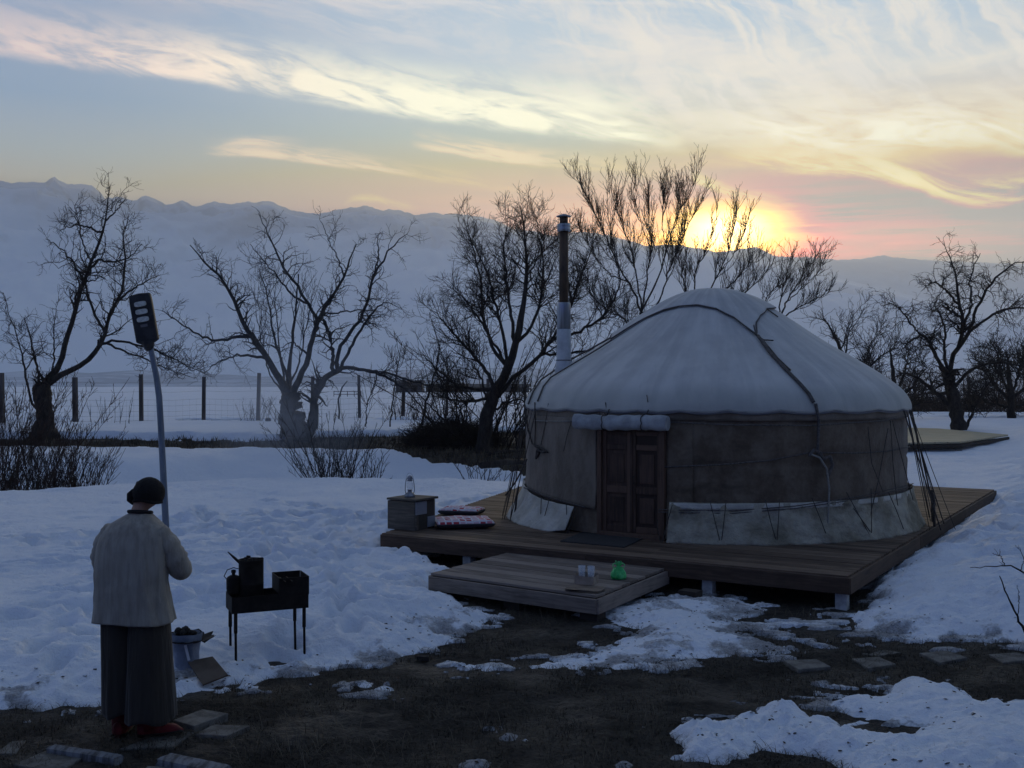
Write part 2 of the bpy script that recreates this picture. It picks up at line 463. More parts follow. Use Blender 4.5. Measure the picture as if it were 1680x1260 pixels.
PB = Pw([(1118, 1205), (1160, 1192), (1235, 1186), (1250, 1170), (1300, 1170), (1330, 1186), (1395, 1182), (1335, 1160), (1395, 1138), (1450, 1150), (1480, 1122), (1515, 1116), (1548, 1135), (1600, 1150), (1700, 1150), (2000, 1165), (2000, 1340), (1500, 1310), (1300, 1300), (1200, 1268), (1118, 1248)])
HB = [Pw([(1380, 1200), (1450, 1188), (1520, 1196), (1470, 1206)]), Pw([(1200, 1262), (1260, 1240), (1330, 1248), (1380, 1275), (1300, 1290)])]
def snow_field(x, y):
    """signed 'how far inside the snow' in metres for the near ground"""
    n = .24 * fbm(x * 1.5, y * 1.5, 5, 21, .6) + .07 * fbm(x * 7, y * 7, 3, 22)
    S = -sdf_poly(x, y, BARE) + n
    A_ = sdf_poly(x, y, PA) + n * .9
    B_ = sdf_poly(x, y, PB) + n * .8
    for h in HB: B_ = np.minimum(B_, -sdf_poly(x, y, h) + n * .6 + .0)
    s = np.maximum(np.maximum(S, A_), B_)
    for (px, py, r) in ((835, 1211, .06), (785, 1257, .07), (1022, 1257, .05), (862, 1216, .03), (770, 1096, .05), (803, 1099, .05), (1345, 1118, .05), (1450, 1160, .07), (600, 1128, .04), (632, 1134, .05)):
        cx, cy = on_plane(px, py)
        s = np.maximum(s, r - np.hypot(x - cx, (y - cy) * .8) + .25 * n)
    return s, B_
def grass_field(x, y):
    """>0 where dry grass stands clear of the snow on the far bank and by the fence"""
    n = .9 * fbm(x * .45, y * .6, 4, 31) + .35 * fbm(x * 2.2, y * 2.6, 3, 33)
    near = interp(x, [(-30, 34.3), (-16, 34.3), (-9, 33.8), (-4, 33.2), (-1.5, 31.6), (0, 30.8), (1, 30.0), (4, 30), (9, 35)])
    far = interp(x, [(-30, 37.2), (-14, 36.9), (-8.5, 36.4), (-5.5, 37.6), (-3.2, 38.4), (-2, 40.5), (2, 40.5), (5, 38), (9, 36)])
    f = np.minimum(y - near, far - y) * 1.2 + n * .9
    f = np.where(x > 9, -9, f)
    # strips under the fence
    g2 = 1.1 - np.abs(y - (48.5 + .10 * (x + 10))) * .8 + n * 1.5 - 1.3 * np.clip(np.abs(((x + 26) % 9) - 4) - 1.6, 0, 4)
    return np.maximum(f, g2)
fp = []
tr = np.random.default_rng(3)
for (x0, y0, x1, y1) in ((-4.2, 13.5, .3, 20.5), (-1.5, 9.4, -2.6, 15.2), (-4.5, 9.5, -.8, 11.9), (-4, 11, -1.6, 13.2), (-7, 14, -1, 17), (-3.6, 8.2, -4.4, 13), (-1.2, 10.2, -5.0, 10.8), (-2.2, 9.6, -3.6, 15.5), (-6.0, 12.2, -1.0, 13.4), (-.6, 14.6, -4.6, 19.0), (.4, 17.5, -6.0, 16.2), (-2.4, 12, -5.5, 18), (-1.8, 14.5, 1.0, 19.6)):
    L = math.hypot(x1 - x0, y1 - y0); n = int(L / .34)
    a = math.atan2(y1 - y0, x1 - x0)
    for i in range(n):
        t = i / n; s = (.11 if i % 2 else -.11) + tr.normal(0, .05)
        fp.append((x0 + (x1 - x0) * t - math.sin(a) * s, y0 + (y1 - y0) * t + math.cos(a) * s, a + tr.normal(0, .15), tr.uniform(.10, .18)))
for i in range(150):
    fp.append((tr.uniform(-7, -1.2), tr.uniform(8.4, 17), tr.uniform(0, 6), tr.uniform(.04, .12)))
for i in range(30):
    fp.append((tr.uniform(5.5, 9.5), tr.uniform(11.5, 19), tr.uniform(0, 6), tr.uniform(.04, .12)))
def snow_layer(x, y):
    """thickness of the snow over the ground (negative: sinks below it) and a dirt value"""
    x = np.asarray(x, float); y = np.asarray(y, float)
    near = y < 24
    s = np.full(x.shape, 5.0); sb = np.full(x.shape, -5.0)
    if near.any():
        a, b = snow_field(x[near], y[near]); s[near] = a; sb[near] = b
    T = .22 + .05 * fbm(x * .5, y * .5, 3, 41)
    T = T + .21 * np.exp(-(((x + 1.05) / .70) ** 2 + ((y - 13.05) / .35) ** 2))                 # mound at the deck's left corner
    T = T + .10 * np.exp(-(((x + .55) / .5) ** 2 + ((y - 12.2) / .4) ** 2))
    right = sstep(x - (y - 10) * .5, 3.4, 5.2) * sstep(y, 9.5, 11.5)
    T = T + right * (.19 + .15 * fbm(x * .9, y * .9, 3, 42))
    ed = (x - DF.x) * .851 - (y - DF.y) * .525
    T = T + .16 * np.exp(-((ed - .55) / .55) ** 2) * sstep(y, 11.2, 12.4) * (1 - sstep(y, 16.5, 18.5)) * (ed > -.6) * (1 + .8 * fbm(x * 1.4, y * 1.4, 3, 49))
    T = T + .10 * np.exp(-(((x - 4.4) / .8) ** 2 + ((y - 11.2) / .7) ** 2))
    T = np.where(sb > s - .01, .10 + .06 * fbm(x * 1.2, y * 1.2, 3, 43) + .07 * np.exp(-(((x - 2.55) / .35) ** 2 + ((y - 7.95) / .35) ** 2)) + .06 * np.exp(-(((x - 1.75) / .25) ** 2 + ((y - 7.35) / .2) ** 2)), T)
    inA = sdf_poly(x, y, PA) > -.2
    T = np.where(inA, .10 + .07 * np.exp(-(((x - 1.15) / .55) ** 2 + ((y - 9.5) / .35) ** 2)), T)
    w = np.where(sb > s - .01, .16, np.where(right > .5, .22, .40))
    t = T * (1 - np.exp(-np.clip(s, 0, 50) / w)) - np.where(s < 0, np.minimum(.10, -s * .5), 0)
    t = t - np.minimum(.17, np.maximum(t - .03, 0)) * np.exp(-(((x + 1.85) / .62) ** 2 + ((y - 8.65) / .5) ** 2)) * (s > 0)
    # surface relief
    m = sstep(s, 0, .35)
    bumpy = (right * .9 + .6 * (sb > s - .01) + .32)
    xr = x * .8 + y * .6; yr = -x * .6 + y * .8
    nearw = 1 - sstep(y, 26, 34)
    patchy = .6 + .9 * sstep(fbm(x * .45, y * .45, 3, 50), -.15, .25)
    t = t + m * nearw * patchy * (.026 * fbm(x * 2.2, y * 2.2, 4, 44) + bumpy * (.075 * fbm(xr * 1.6, yr * 3.0, 5, 45, .6) + .055 * np.abs(fbm(xr * 4.5, yr * 6.5, 4, 48, .6))) + .014 * fbm(x * 8, y * 8, 3, 46))
    t = t + np.clip(s, 0, .1) * 10 * nearw * .016 * fbm(x * 16, y * 16, 3, 47) * (y < 16)
    for (fx, fy, a, dp) in fp:
        k = (np.abs(x - fx) < .5) & (np.abs(y - fy) < .5)
        if not k.any(): continue
        u = (x[k] - fx) * math.cos(a) + (y[k] - fy) * math.sin(a); v = -(x[k] - fx) * math.sin(a) + (y[k] - fy) * math.cos(a)
        r = (u / .17) ** 2 + (v / .09) ** 2; dp = dp * 1.5 if False else dp
        t[k] = t[k] + (-dp * np.exp(-r * r * 1.1) + dp * .22 * np.exp(-(np.sqrt(r) - 1.7) ** 2 * 4)) * np.clip(s[k] / .3, 0, 1)
    icy = np.exp(-(((x - 2.6) / 1.2) ** 2 + ((y - 9.9) / .7) ** 2)); film = sstep(fbm(x * 2.0 + 4, y * 3.4, 5, 52, .6) + .22 * icy, .16, .30) * sstep(s + .8 * icy, -.34, -.06) * (s < .02) * (y < 16) * (y > 7)
    t = np.where((s < .02) & (film > .35), np.maximum(t, .035 * film - .010), t)
    # the far bank and the fence strip
    gf = np.full(x.shape, -5.0); k = (y > 26) & (y < 56); gf[k] = grass_field(x[k], y[k])
    t = np.where(gf > -.25, t * (1 - sstep(gf, -.25, .15)) - .12 * sstep(gf, -.1, .25), t)
    n = fbm(x * 2.1, y * 2.1, 4, 51)
    dirt = np.clip(1.15 - s / .55, 0, 1) * sstep(n, -.2, .25)
    dirt = np.where(inA, np.maximum(dirt, sstep(n + .35 * (y < 9.2) + .5 * (y > 10.4), .1, .5) * .75), dirt)
    dirt = np.maximum(dirt, .55 * sstep(n, .12, .45) * right * (1 - sstep(s, .8, 1.8)))
    dirt = np.where(sb > s - .01, np.clip(1 - sb / .22, 0, 1) * sstep(n, -.2, .2) * .7, dirt)
    dirt = np.maximum(dirt, (film > 0) * (.80 + .4 * n))
    dirt = np.where(y > 26, 0, dirt)
    return t, dirt, s
def snow_top(x, y):
    x = np.atleast_1d(np.asarray(x, float)); y = np.atleast_1d(np.asarray(y, float))
    t, _, _ = snow_layer(x, y)
    z = ground_z(x, y)
    return float((z + np.maximum(t, 0))[0])
# fan of vertices: fine close to the camera, coarse far away
def fan(nu, ys, wa, wb, p=5):
    u = np.linspace(-1, 1, nu)
    X = []; Y = []
    for y in ys:
        d = max(y, 0)
        X.append((.60 * d + wa) * u + (wb + .45 * d) * np.sign(u) * np.abs(u) ** p); Y.append(np.full(nu, y))
    return np.array(X), np.array(Y)
def fan_faces(nr, nu):
    i = np.arange(nr - 1)[:, None] * nu + np.arange(nu - 1)[None, :]
    i = i.ravel()
    return np.stack([i, i + 1, i + nu + 1, i + nu], 1)
ys = [-60, -40, -25, -15, -9, -5, -2, 0, 1.5, 2.6, 3.5]
y = 4.2
while y < 60:
    ys.append(y); y += .0125 * (y / 6.0) ** 1.15 if y < 14 else .0042 * y * (1 if y < 40 else 1.6)
while y < 1500: ys.append(y); y *= 1.03
NU = 640
X, Y = fan(NU, ys, .8, 30)
x, y = X.ravel(), Y.ravel()
gz = ground_z(x, y)
st, dirt, sf = snow_layer(x, y)
m_ground = mat('mud_and_grass', lambda g: g.mix(g.step(g.noise(g.coord('Object'), 1.3, 5, .65), .40, .62),
                                       g.mix(g.step(g.noise(g.coord('Object'), 14, 5, .7), .35, .65), (.011, .009, .007), (.026, .021, .016)),
                                       g.mix(g.step(g.noise(g.coord('Object'), 30, 4, .7), .35, .68), (.014, .012, .010), (.050, .043, .035))),
               .92, nb(22, 1.0, .04, 6), roughfn=lambda g: g.step(g.noise(g.coord('Object'), 1.1, 4, .6), .40, .60, .95, .55))
def snowcol(g):
    d = g.attr('dirt')
    n = g.noise(g.coord('Object'), 9, 5, .7)
    n2 = g.noise(g.coord('Object'), 60, 3, .7)
    n3 = g.noise(g.coord('Object'), 28, 5, .75)
    f = g.step(d + (n - .5) * .9 + (n3 - .5) * 1.3, .38, .98)
    white = g.mix(g.step(g.noise(g.coord('Object'), .8, 3, .5), .35, .7), (.76, .80, .87), (.82, .85, .90))
    dirty = g.mix(g.step(n3 * .6 + n2 * .4, .38, .62), (.045, .038, .032), (.30, .30, .31))
    return g.mix(f * .85, white, dirty)
m_snow = mat('snow', snowcol, .75, lambda g: (g.noise(g.coord('Object'), 7, 6, .62) + g.noise(g.coord('Object'), 60, 3, .6) * .18, 1.0, .05), spec=.25)
Fc = fan_faces(len(ys), NU)
# ground: lumps where bare
gb = gz + (1 - sstep(sf, -.5, .1)) * (.03 * fbm(x * 2.4, y * 2.4, 4, 61) + .014 * fbm(x * 11, y * 11, 4, 62, .6)) * (y < 24)
me = mesh_from('ground', np.stack([x, y, gb], 1), Fc, True)
link('ground', me, m_ground, kind='structure')
sz = gz + st
sz = np.where(y > 60, gz + .05, sz)
keep = (st > -.06) | (y > 60)
fk = keep[Fc].any(1)
me = mesh_from('snow', np.stack([x, y, sz], 1), Fc[fk], True)
a = me.attributes.new('dirt', 'FLOAT', 'POINT'); a.data.foreach_set('value', dirt.astype(np.float32))
link('snow', me, m_snow, kind='structure')

# ------------------------------------------------------------------ mountains
RIDGE = [(-900, 330), (-600, 300), (-350, 312), (-150, 290), (0, 298), (20, 302), (40, 300), (75, 300), (84, 293), (90, 289), (98, 296), (108, 302), (130, 303), (150, 305), (158, 312), (165, 318), (172, 330), (185, 326), (196, 324), (205, 327), (215, 330), (225, 330), (233, 323), (240, 320), (250, 325), (258, 328), (272, 338), (290, 334), (300, 328), (312, 336), (320, 340), (335, 335), (350, 331), (362, 333), (375, 335), (395, 332), (410, 331), (420, 333), (432, 330), (445, 330), (460, 338), (480, 346), (500, 350), (520, 353), (545, 348), (560, 344), (575, 342), (590, 340), (600, 337), (612, 341), (625, 347), (640, 344), (655, 346), (680, 354), (700, 352), (712, 350), (725, 353), (745, 352), (775, 354), (810, 360), (830, 369), (840, 375), (860, 379), (880, 380), (895, 386), (910, 389), (935, 383), (960, 381), (980, 383), (1000, 388), (1040, 398), (1060, 405), (1080, 405), (1100, 403), (1120, 405), (1150, 409), (1170, 414), (1190, 414), (1210, 419), (1260, 430), (1340, 448), (1450, 475), (1600, 510), (1900, 560), (2600, 600), (3600, 600)]
RIDGE2 = [(900, 470), (1100, 430), (1180, 414), (1210, 409), (1240, 405), (1256, 412), (1270, 420), (1300, 422), (1335, 422), (1350, 424), (1375, 426), (1410, 425), (1435, 421), (1450, 419), (1465, 422), (1480, 423), (1510, 426), (1540, 428), (1570, 429), (1600, 430), (1640, 432), (1680, 433), (1800, 440), (2000, 436), (2600, 450), (3600, 470)]
def range_mesh(name, ridge, az0, az1, r0, rr, r1, na, nr, seed, prow, amp):
    az = np.linspace(az0, az1, na)
    ra = [math.atan((p[0] - 840) / F) for p in ridge]
    relev = [(630 - p[1]) / math.hypot(F, p[0] - 840) for p in ridge]
    e = np.interp(az, ra, relev)
    rrr = rr * (1 + .10 * fbm(az * 5, az * 0, 3, seed))
    tr_ = np.concatenate([np.linspace(0, 1, nr), np.linspace(1.01, 1.10, 8)])
    rad = r0 + (rrr[None, :] - r0) * tr_[:, None]
    xx = rad * np.sin(az)[None, :]; yy = rad * np.cos(az)[None, :]
    H = e * rrr
    s = np.clip(tr_, 0, 1)[:, None]
    ks = np.ones(61) / 61; Hs = np.convolve(np.pad(e, 30, 'edge'), ks, 'valid') * rrr
    wS = np.clip((s - .86) / .14, 0, 1) ** 2
    h = (H[None, :] * wS + Hs[None, :] * (1 - wS)) * (s ** prow)
    warp = 300 * fbm(xx / 1500, yy / 1500, 3, seed + 3)
    n = ridged((xx + warp) / 900, (yy + warp) / 1400, 6, seed, .52) - .55
    edge = np.clip(s, 0, 1) * np.clip((1 - s) * 5, 0, 1)
    h = h + amp * n * edge
    h = h + (H[None, :] * .008 * fbm(az[None, :] * 150 + s * 0, s * 0, 5, seed + 5, .62)) * np.clip((s - .9) * 10, 0, 1)
    h = np.where(tr_[:, None] > 1, H[None, :] * (1 - (tr_[:, None] - 1) * 3.0), h)
    lim = e[None, :] * rad * .985
    h = np.where(tr_[:, None] < .99, np.minimum(h, lim), h)
    h = np.maximum(h - 18 * (1 - s), -24)
    me = mesh_from(name, np.stack([xx.ravel(), yy.ravel(), h.ravel() + CAMZ], 1), fan_faces(len(tr_), na)[:, ::-1], True)
    return me
def mtcol(g):
    p = g.geo('Position'); x, y, z = g.sep(p)
    nx, ny, nz = g.sep(g.geo('Normal'))
    n = g.noise(p, .004, 6, .7)
    n2 = g.noise(g.vec(x, y, z * 2.5), .0011, 5, .6)
    high = g.step(z + (n2 - .5) * 700, 330, 800)  # low slopes paled in colour to stand in for mist; tops darker rock
    rock = g.step(n * .5 + (1.0 - nz) * 1.1, .38, .60)
    lowc = g.mix(rock * .35, (.80, .85, .92), (.50, .55, .62))
    highc = g.mix(rock, (.26, .32, .42), (.05, .065, .095))
    return g.mix(high, lowc, highc)
m_mt = mat('mountain_slopes', mtcol, .95)
link('mountain_range', range_mesh('mountain_range', RIDGE, R(-58), R(52), 1500, 5600, 0, 1300, 190, 71, 1.15, 260), m_mt, kind='structure')
link('far_mountain_range', range_mesh('far_mountain_range', RIDGE2, R(-2), R(58), 4200, 7200, 0, 500, 70, 91, 1.1, 120), m_mt, kind='structure')
# low foothills below the mountains, tinted pale blue to stand in for mist
FOOT = [(-900, 600), (-200, 604), (0, 606), (60, 603), (150, 607), (260, 600), (340, 606), (430, 612), (560, 608), (680, 602), (800, 598), (1000, 604), (1500, 606), (1700, 600), (2400, 606), (3600, 604)]
link('foothills', range_mesh('foothills', FOOT, R(-58), R(58), 1000, 1900, 0, 500, 40, 121, 1.0, 8), mat('foothill_mist_tint', mottled((.36, .40, .47), (.55, .60, .68), .01, 5, .7, .45, .6), .95), kind='structure')

# ------------------------------------------------------------------ haze
hm = bpy.data.materials.new('haze'); hm.use_nodes = True; hn = hm.node_tree; hn.nodes.clear()
pv = hn.nodes.new('ShaderNodeVolumePrincipled'); oo = hn.nodes.new('ShaderNodeOutputMaterial')
pv.inputs['Color'].default_value = (.93, .97, 1.0, 1); pv.inputs['Density'].default_value = HAZE; pv.inputs['Anisotropy'].default_value = .5
hn.links.new(pv.outputs[0], oo.inputs['Volume'])
hm.cycles.homogeneous_volume = True
b = MB().box((0, 3800, 640), (20000, 10600, 1330))
b.build('haze', hm, kind='stuff')
# ------------------------------------------------------------------ wood
def woodf(c1, c2, ax=0, sc=1.0):
    def f(g):
        x, y, z = g.sep(g.coord('Object'))
        st = [1.2, 14, 14]; st = st if ax == 0 else ([14, 1.2, 14] if ax == 1 else [14, 14, 1.2])
        r = g.objrand()
        v = g.vec(x * (st[0] * sc) + r * 40, y * (st[1] * sc) + r * 17, z * (st[2] * sc))
        n = g.noise(v, 2.2, 5, .65, .6)
        big = g.noise(g.vec(x * 1.3 + r * 9, y * 1.3, z * 1.3), 2, 3, .6)
        f_ = g.step(n * .7 + big * .35 + (r - .5) * .30, .36, .68)
        return g.mix(f_, c1, c2)
    return f
def woodb(ax=0, st_=.35):
    def f(g):
        x, y, z = g.sep(g.coord('Object'))
        st = [1.2, 18, 18] if ax == 0 else ([18, 1.2, 18] if ax == 1 else [18, 18, 1.2])
        return g.noise(g.vec(x * st[0], y * st[1], z * st[2]), 3, 5, .6), st_, .006
    return f
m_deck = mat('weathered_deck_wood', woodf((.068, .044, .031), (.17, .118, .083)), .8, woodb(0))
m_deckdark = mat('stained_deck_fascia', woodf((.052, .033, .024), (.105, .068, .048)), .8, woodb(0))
m_step = mat('grey_step_wood', woodf((.115, .092, .078), (.25, .205, .175)), .82, woodb(0))
m_post = mat('whitewashed_post', mottled((.30, .30, .31), (.52, .52, .53), 9, 4), .8, woodb(2))
m_dark = mat('under_deck_timber', (.04, .032, .027), .9)

# ------------------------------------------------------------------ deck
u = (DF - DL).normalized(); nrm = Vector((u.y, -u.x))          # u along the front edge, nrm towards the camera
if nrm.y > 0: nrm = -nrm
vdir = -nrm                                                     # away from the camera
RZ = math.atan2(u.y, u.x)
deck = thing('deck', 'large low dark plank deck that carries the round tent', 'deck', (DL.x, DL.y, 0), RZ)
Lf = (DF - DL).length
def loc(p):                                                     # world xy to deck frame
    d = Vector(p) - DL; return (d.dot(u), d.dot(vdir))
rx_, ry_ = loc(DR_)
DEPTH = ry_
lslope = -.268                                                  # left side leans outwards going back
PW, GAP = .135, .010
k = 0; yv = 0.0
while yv < DEPTH - .02:
    w = min(PW, DEPTH - yv)
    ym = yv + w / 2
    x0 = lslope * ym; x1 = Lf + (rx_ - Lf) * ym / DEPTH
    nseg = 2
    cut = x0 + (x1 - x0) * (.34 if k % 2 else .62)
    for a_, b_ in ((x0, cut - .002), (cut + .002, x1)):
        zz = DZ - .014 + random.uniform(-.002, .002)
        MB().box((0, 0, 0), (b_ - a_, w - GAP, .028)).build('plank', m_deck, deck, loc=((a_ + b_) / 2, ym, zz))
    yv += PW; k += 1
FH = .165
def board(name, p, q, h, t, z, m, parent, seg=1):
    p = Vector(p); q = Vector(q); d = q - p
    for i in range(seg):
        a = p + d * (i / seg); b = p + d * ((i + 1) / seg)
        o = MB().box((0, 0, 0), ((b - a).length - .003, t, h)).build(name, m, parent, loc=((a.x + b.x) / 2, (a.y + b.y) / 2, z))
        o.rotation_euler = (0, 0, math.atan2(d.y, d.x)); bevel(o, .004, 1)
fz = DZ - .03 - FH / 2 + .012
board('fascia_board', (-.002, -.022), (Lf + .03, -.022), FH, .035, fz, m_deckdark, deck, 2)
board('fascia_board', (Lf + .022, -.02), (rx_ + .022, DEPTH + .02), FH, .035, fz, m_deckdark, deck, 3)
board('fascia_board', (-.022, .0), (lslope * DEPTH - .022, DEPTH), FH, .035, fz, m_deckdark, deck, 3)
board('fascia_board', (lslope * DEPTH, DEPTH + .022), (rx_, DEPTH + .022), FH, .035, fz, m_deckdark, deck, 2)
for i in range(9):
    yj = .5 + i * (DEPTH - 1) / 8
    xa = lslope * yj + .05; xb = Lf + (rx_ - Lf) * yj / DEPTH - .05
    MB().box(((xa + xb) / 2, yj, DZ - .10), (xb - xa, .05, .12)).build('joist', m_dark, deck)
def deckpost(x_, y_, parent=deck, h=None):
    top = DZ - .165
    MB().box((0, 0, 0), (.115, .115, top + .22)).build('post', m_post, parent, loc=(x_, y_, (top - .22) / 2))
for i in range(6):
    y_ = .07 + i * (DEPTH - .14) / 5
    deckpost(Lf + (rx_ - Lf) * y_ / DEPTH - .07, y_)
for x_ in (1.30, Lf - 1.50): deckpost(x_, .07)
deckpost(.12, .12)
for x_ in (1.5, 3.0):
    for y_ in (3.5, 7): deckpost(x_, y_)

# ------------------------------------------------------------------ step platform
SZ = .27
SL, SF = Vector((-.87, 11.46)), Vector((.807, 10.24))
SB = Vector((1.725, 11.84))
su = (SF - SL).normalized(); sv = Vector((-su.y, su.x))
step = thing('step_platform', 'low grey plank step platform against the front of the deck', 'step', (SL.x, SL.y, 0), math.atan2(su.y, su.x))
SLn = (SF - SL).length
def sloc(p): d = Vector(p) - SL; return (d.dot(su), d.dot(sv))
bx_, by_ = sloc(SB)
SD = 1.80
skew = (bx_ - SLn) / by_
npl = 9; w = SD / npl
# the back edge runs along the deck's front edge
dl = sloc(DL); df = sloc(DF)
def backy(x_): return dl[1] + (df[1] - dl[1]) * (x_ - dl[0]) / (df[0] - dl[0]) - .05
for i in range(npl):
    ym = (i + .5) * w
    x0 = skew * ym * .9; x1 = SLn + skew * ym
    o = MB().box((0, 0, 0), (x1 - x0, w - .016, .03)).build('plank', m_step, step, loc=((x0 + x1) / 2, min(ym, backy(x1) - w / 2 + i * 0), SZ - .015 + random.uniform(-.002, .002)))
    bevel(o, .004, 1)
def sboard(p, q, seg=1): board('side_board', p, q, .145, .035, SZ - .105, m_step, step, seg)
sboard((-.01, -.020), (SLn + .02, -.020))
sboard((SLn + .022, -.02), (SLn + .022 + skew * SD, SD))
sboard((-.022, 0), (-.022 + skew * SD * .9, SD))
for i in range(4):
    MB().box((.25 + i * .5, SD / 2, SZ - .10), (.045, SD - .1, .12)).build('joist', m_dark, step)
for x_, y_ in ((.15, .1), (SLn - .1, .1), (.5, 1.5), (SLn + .3, 1.4), (SLn * .5, .12)):
    MB().box((x_, y_, .05), (.2, .16, .17)).build('block', m_dark, step)

# ------------------------------------------------------------------ yurt
yurt = thing('yurt', 'round felt and canvas tent with white roof standing on the large deck', 'yurt', (YC.x, YC.y, DZ))
PROF = [(0, 3.325), (.2, 3.315), (.4, 3.275), (.68, 3.165), (1.04, 2.94), (1.56, 2.585), (2.08, 2.275), (2.44, 2.035), (2.61, 1.905), (2.71, 1.79), (2.76, 1.69), (2.77, 1.61)]
prx = [p[0] for p in PROF]; prz = [p[1] for p in PROF]
def zroof(r): return np.interp(r, prx, prz)
# smooth the profile through arc length
_t = np.linspace(0, len(PROF) - 1, 80)
def _sm(v):
    v = np.interp(_t, range(len(PROF)), v); k = np.ones(7) / 7
    return np.convolve(np.pad(v, 3, 'edge'), k, 'valid')
SR, SZp = _sm(prx), _sm(prz); SR[0] = 0; SZp[0] = 3.325; SR[-1] = 2.77; SZp[-1] = 1.60
def roof_pt(r, ph, off=0.0):
    z = float(np.interp(r, SR, SZp)); r2 = r + .03
    sl = (float(np.interp(min(r2, 2.76), SR, SZp)) - float(np.interp(max(r - .03, 0), SR, SZp))) / (min(r2, 2.76) - max(r - .03, 0) + 1e-9)
    nl = math.hypot(1, sl); nz = 1 / nl; nr = -sl / nl
    rr = r + nr * off
    return Vector((rr * math.cos(ph), rr * math.sin(ph), z + nz * off))
def ray_hit(px, py, kind='roof', off=0.0):
    """yurt-frame point where the sight line through a photo point meets the roof or the wall"""
    dx_, dz_ = (px - 840) / F, -(py - 630) / F
    prev = None
    for i in range(2400):
        y_ = 12.2 + i * .003
        p = Vector((dx_ * y_ - YC.x, y_ - YC.y, CAMZ + dz_ * y_ - DZ))
        r = math.hypot(p.x, p.y)
        if kind == 'roof':
            ins = r < 2.77 and p.z < np.interp(r, SR, SZp)
        else:
            ins = r < rwall(p.z)
        if ins:
            ph = math.atan2(p.y, p.x)
            if kind == 'roof': return roof_pt(r, ph, off)
            return Vector(((r + off) * math.cos(ph), (r + off) * math.sin(ph), p.z))
        q = (max(r - 2.77, 0) * 2 + max(p.z - float(np.interp(min(r, 2.77), SR, SZp)), 0)) if kind == 'roof' else r - rwall(p.z)
        if prev is None or q < prev[0]: prev = (q, p)
    p = prev[1]; ph = math.atan2(p.y, p.x)
    if kind == 'roof': return roof_pt(min(math.hypot(p.x, p.y), 2.76), ph, off)
    rr = rwall(p.z) + off
    return Vector((rr * math.cos(ph), rr * math.sin(ph), p.z))
def rwall(z): return 2.715 + .05 * (1 - np.clip(z / .6, 0, 1)) - .01 * np.sin(np.clip(z, 0, 1.6) * 2)
PHD = math.atan2(-.845, -.535)                         # direction of the door
def wavy(ph, k, s): return float(fbm(np.array([ph * k]), np.array([s * 1.0]), 3, int(s) + 100)[0])
def roofcol(g):
    x, y, z = g.sep(g.coord('Object')); ph = g.math('ARCTAN2', y, x)
    n = g.noise(g.vec(ph * 5.0, z * .8, 3.0), 1.6, 4, .6)
    n2 = g.noise(g.coord('Object'), 2.2, 5, .65)
    c = g.mix(g.step(n * .55 + n2 * .45, .36, .66), (.62, .61, .58), (.47, .465, .45))
    seam = 1.0 - g.step((g.math('FLOORED_MODULO', ph + (n2 - .5) * .02, .449) - .2245).abs() * (3.0 - z).max(.3), .010, .026)
    c = g.mix(seam * .14, c, (.25, .26, .27))
    low = 1.0 - g.step(z + (n2 - .5) * .30, 1.76, 1.98)
    c = g.mix(low * .45, c, (.34, .35, .30))
    st = g.step(g.noise(g.vec(ph * 14, z * 2.0, 1.0), 1.0, 5, .7), .60, .74)
    return g.mix(st * .35, c, (.30, .30, .30))
m_roof = mat('white_roof_canvas', roofcol, .85, lambda g: (lambda xyz: (g.noise(g.vec(g.math('ARCTAN2', xyz[1], xyz[0]) * 9.0, xyz[2] * 1.6, 3.0), 1.5, 5, .65) + g.noise(g.coord('Object'), 9, 4, .6) * .35, .40, .03))(g.sep(g.coord('Object'))))
def felt(g):
    x, y, z = g.sep(g.coord('Object'))
    ph = g.math('ARCTAN2', y, x)
    n = g.noise(g.vec(ph * 6, z * 1.6, 0.0), 1.5, 5, .65)
    n2 = g.noise(g.vec(x, y, z), 22, 4, .7)
    c_ = g.mix(g.step(n * .75 + n2 * .25, .36, .66), (.095, .068, .046), (.185, .145, .106))
    return g.mix(g.step(g.noise(g.vec(ph * 2.4, z * 2.2, 5.0), 1.3, 3, .6), .56, .70) * .6, c_, (.050, .036, .024))
m_felt = mat('dark_wall_felt', felt, .95, nb(26, .5, .02, 5), sheen=.2)
m_felt2 = mat('grey_beige_felt_flap', mottled((.135, .108, .080), (.225, .186, .145), 2.2, 5, .65, .36, .66, (1, 1, .5)), .95, nb(22, .5, .02, 5), sheen=.2)
m_skirt = mat('off_white_skirt_canvas', mottled((.20, .18, .13), (.42, .39, .31), 1.7, 5, .62, .34, .62), .85, nb(5, 1.0, .07, 5))
m_skirt2 = mat('pale_skirt_canvas', mottled((.42, .40, .34), (.58, .56, .50), 2.2, 4), .85, nb(5, .9, .06, 5))
m_rope = mat('dark_rope', mottled((.045, .038, .034), (.09, .078, .070), 60), .9, nb(120, .5, .01))
m_strap = mat('woven_strap', mottled((.07, .062, .058), (.14, .125, .115), 40), .9, nb(90, .5, .006))
m_ropel = mat('pale_rope', mottled((.20, .19, .17), (.30, .29, .26), 60), .9, nb(120, .5, .01))
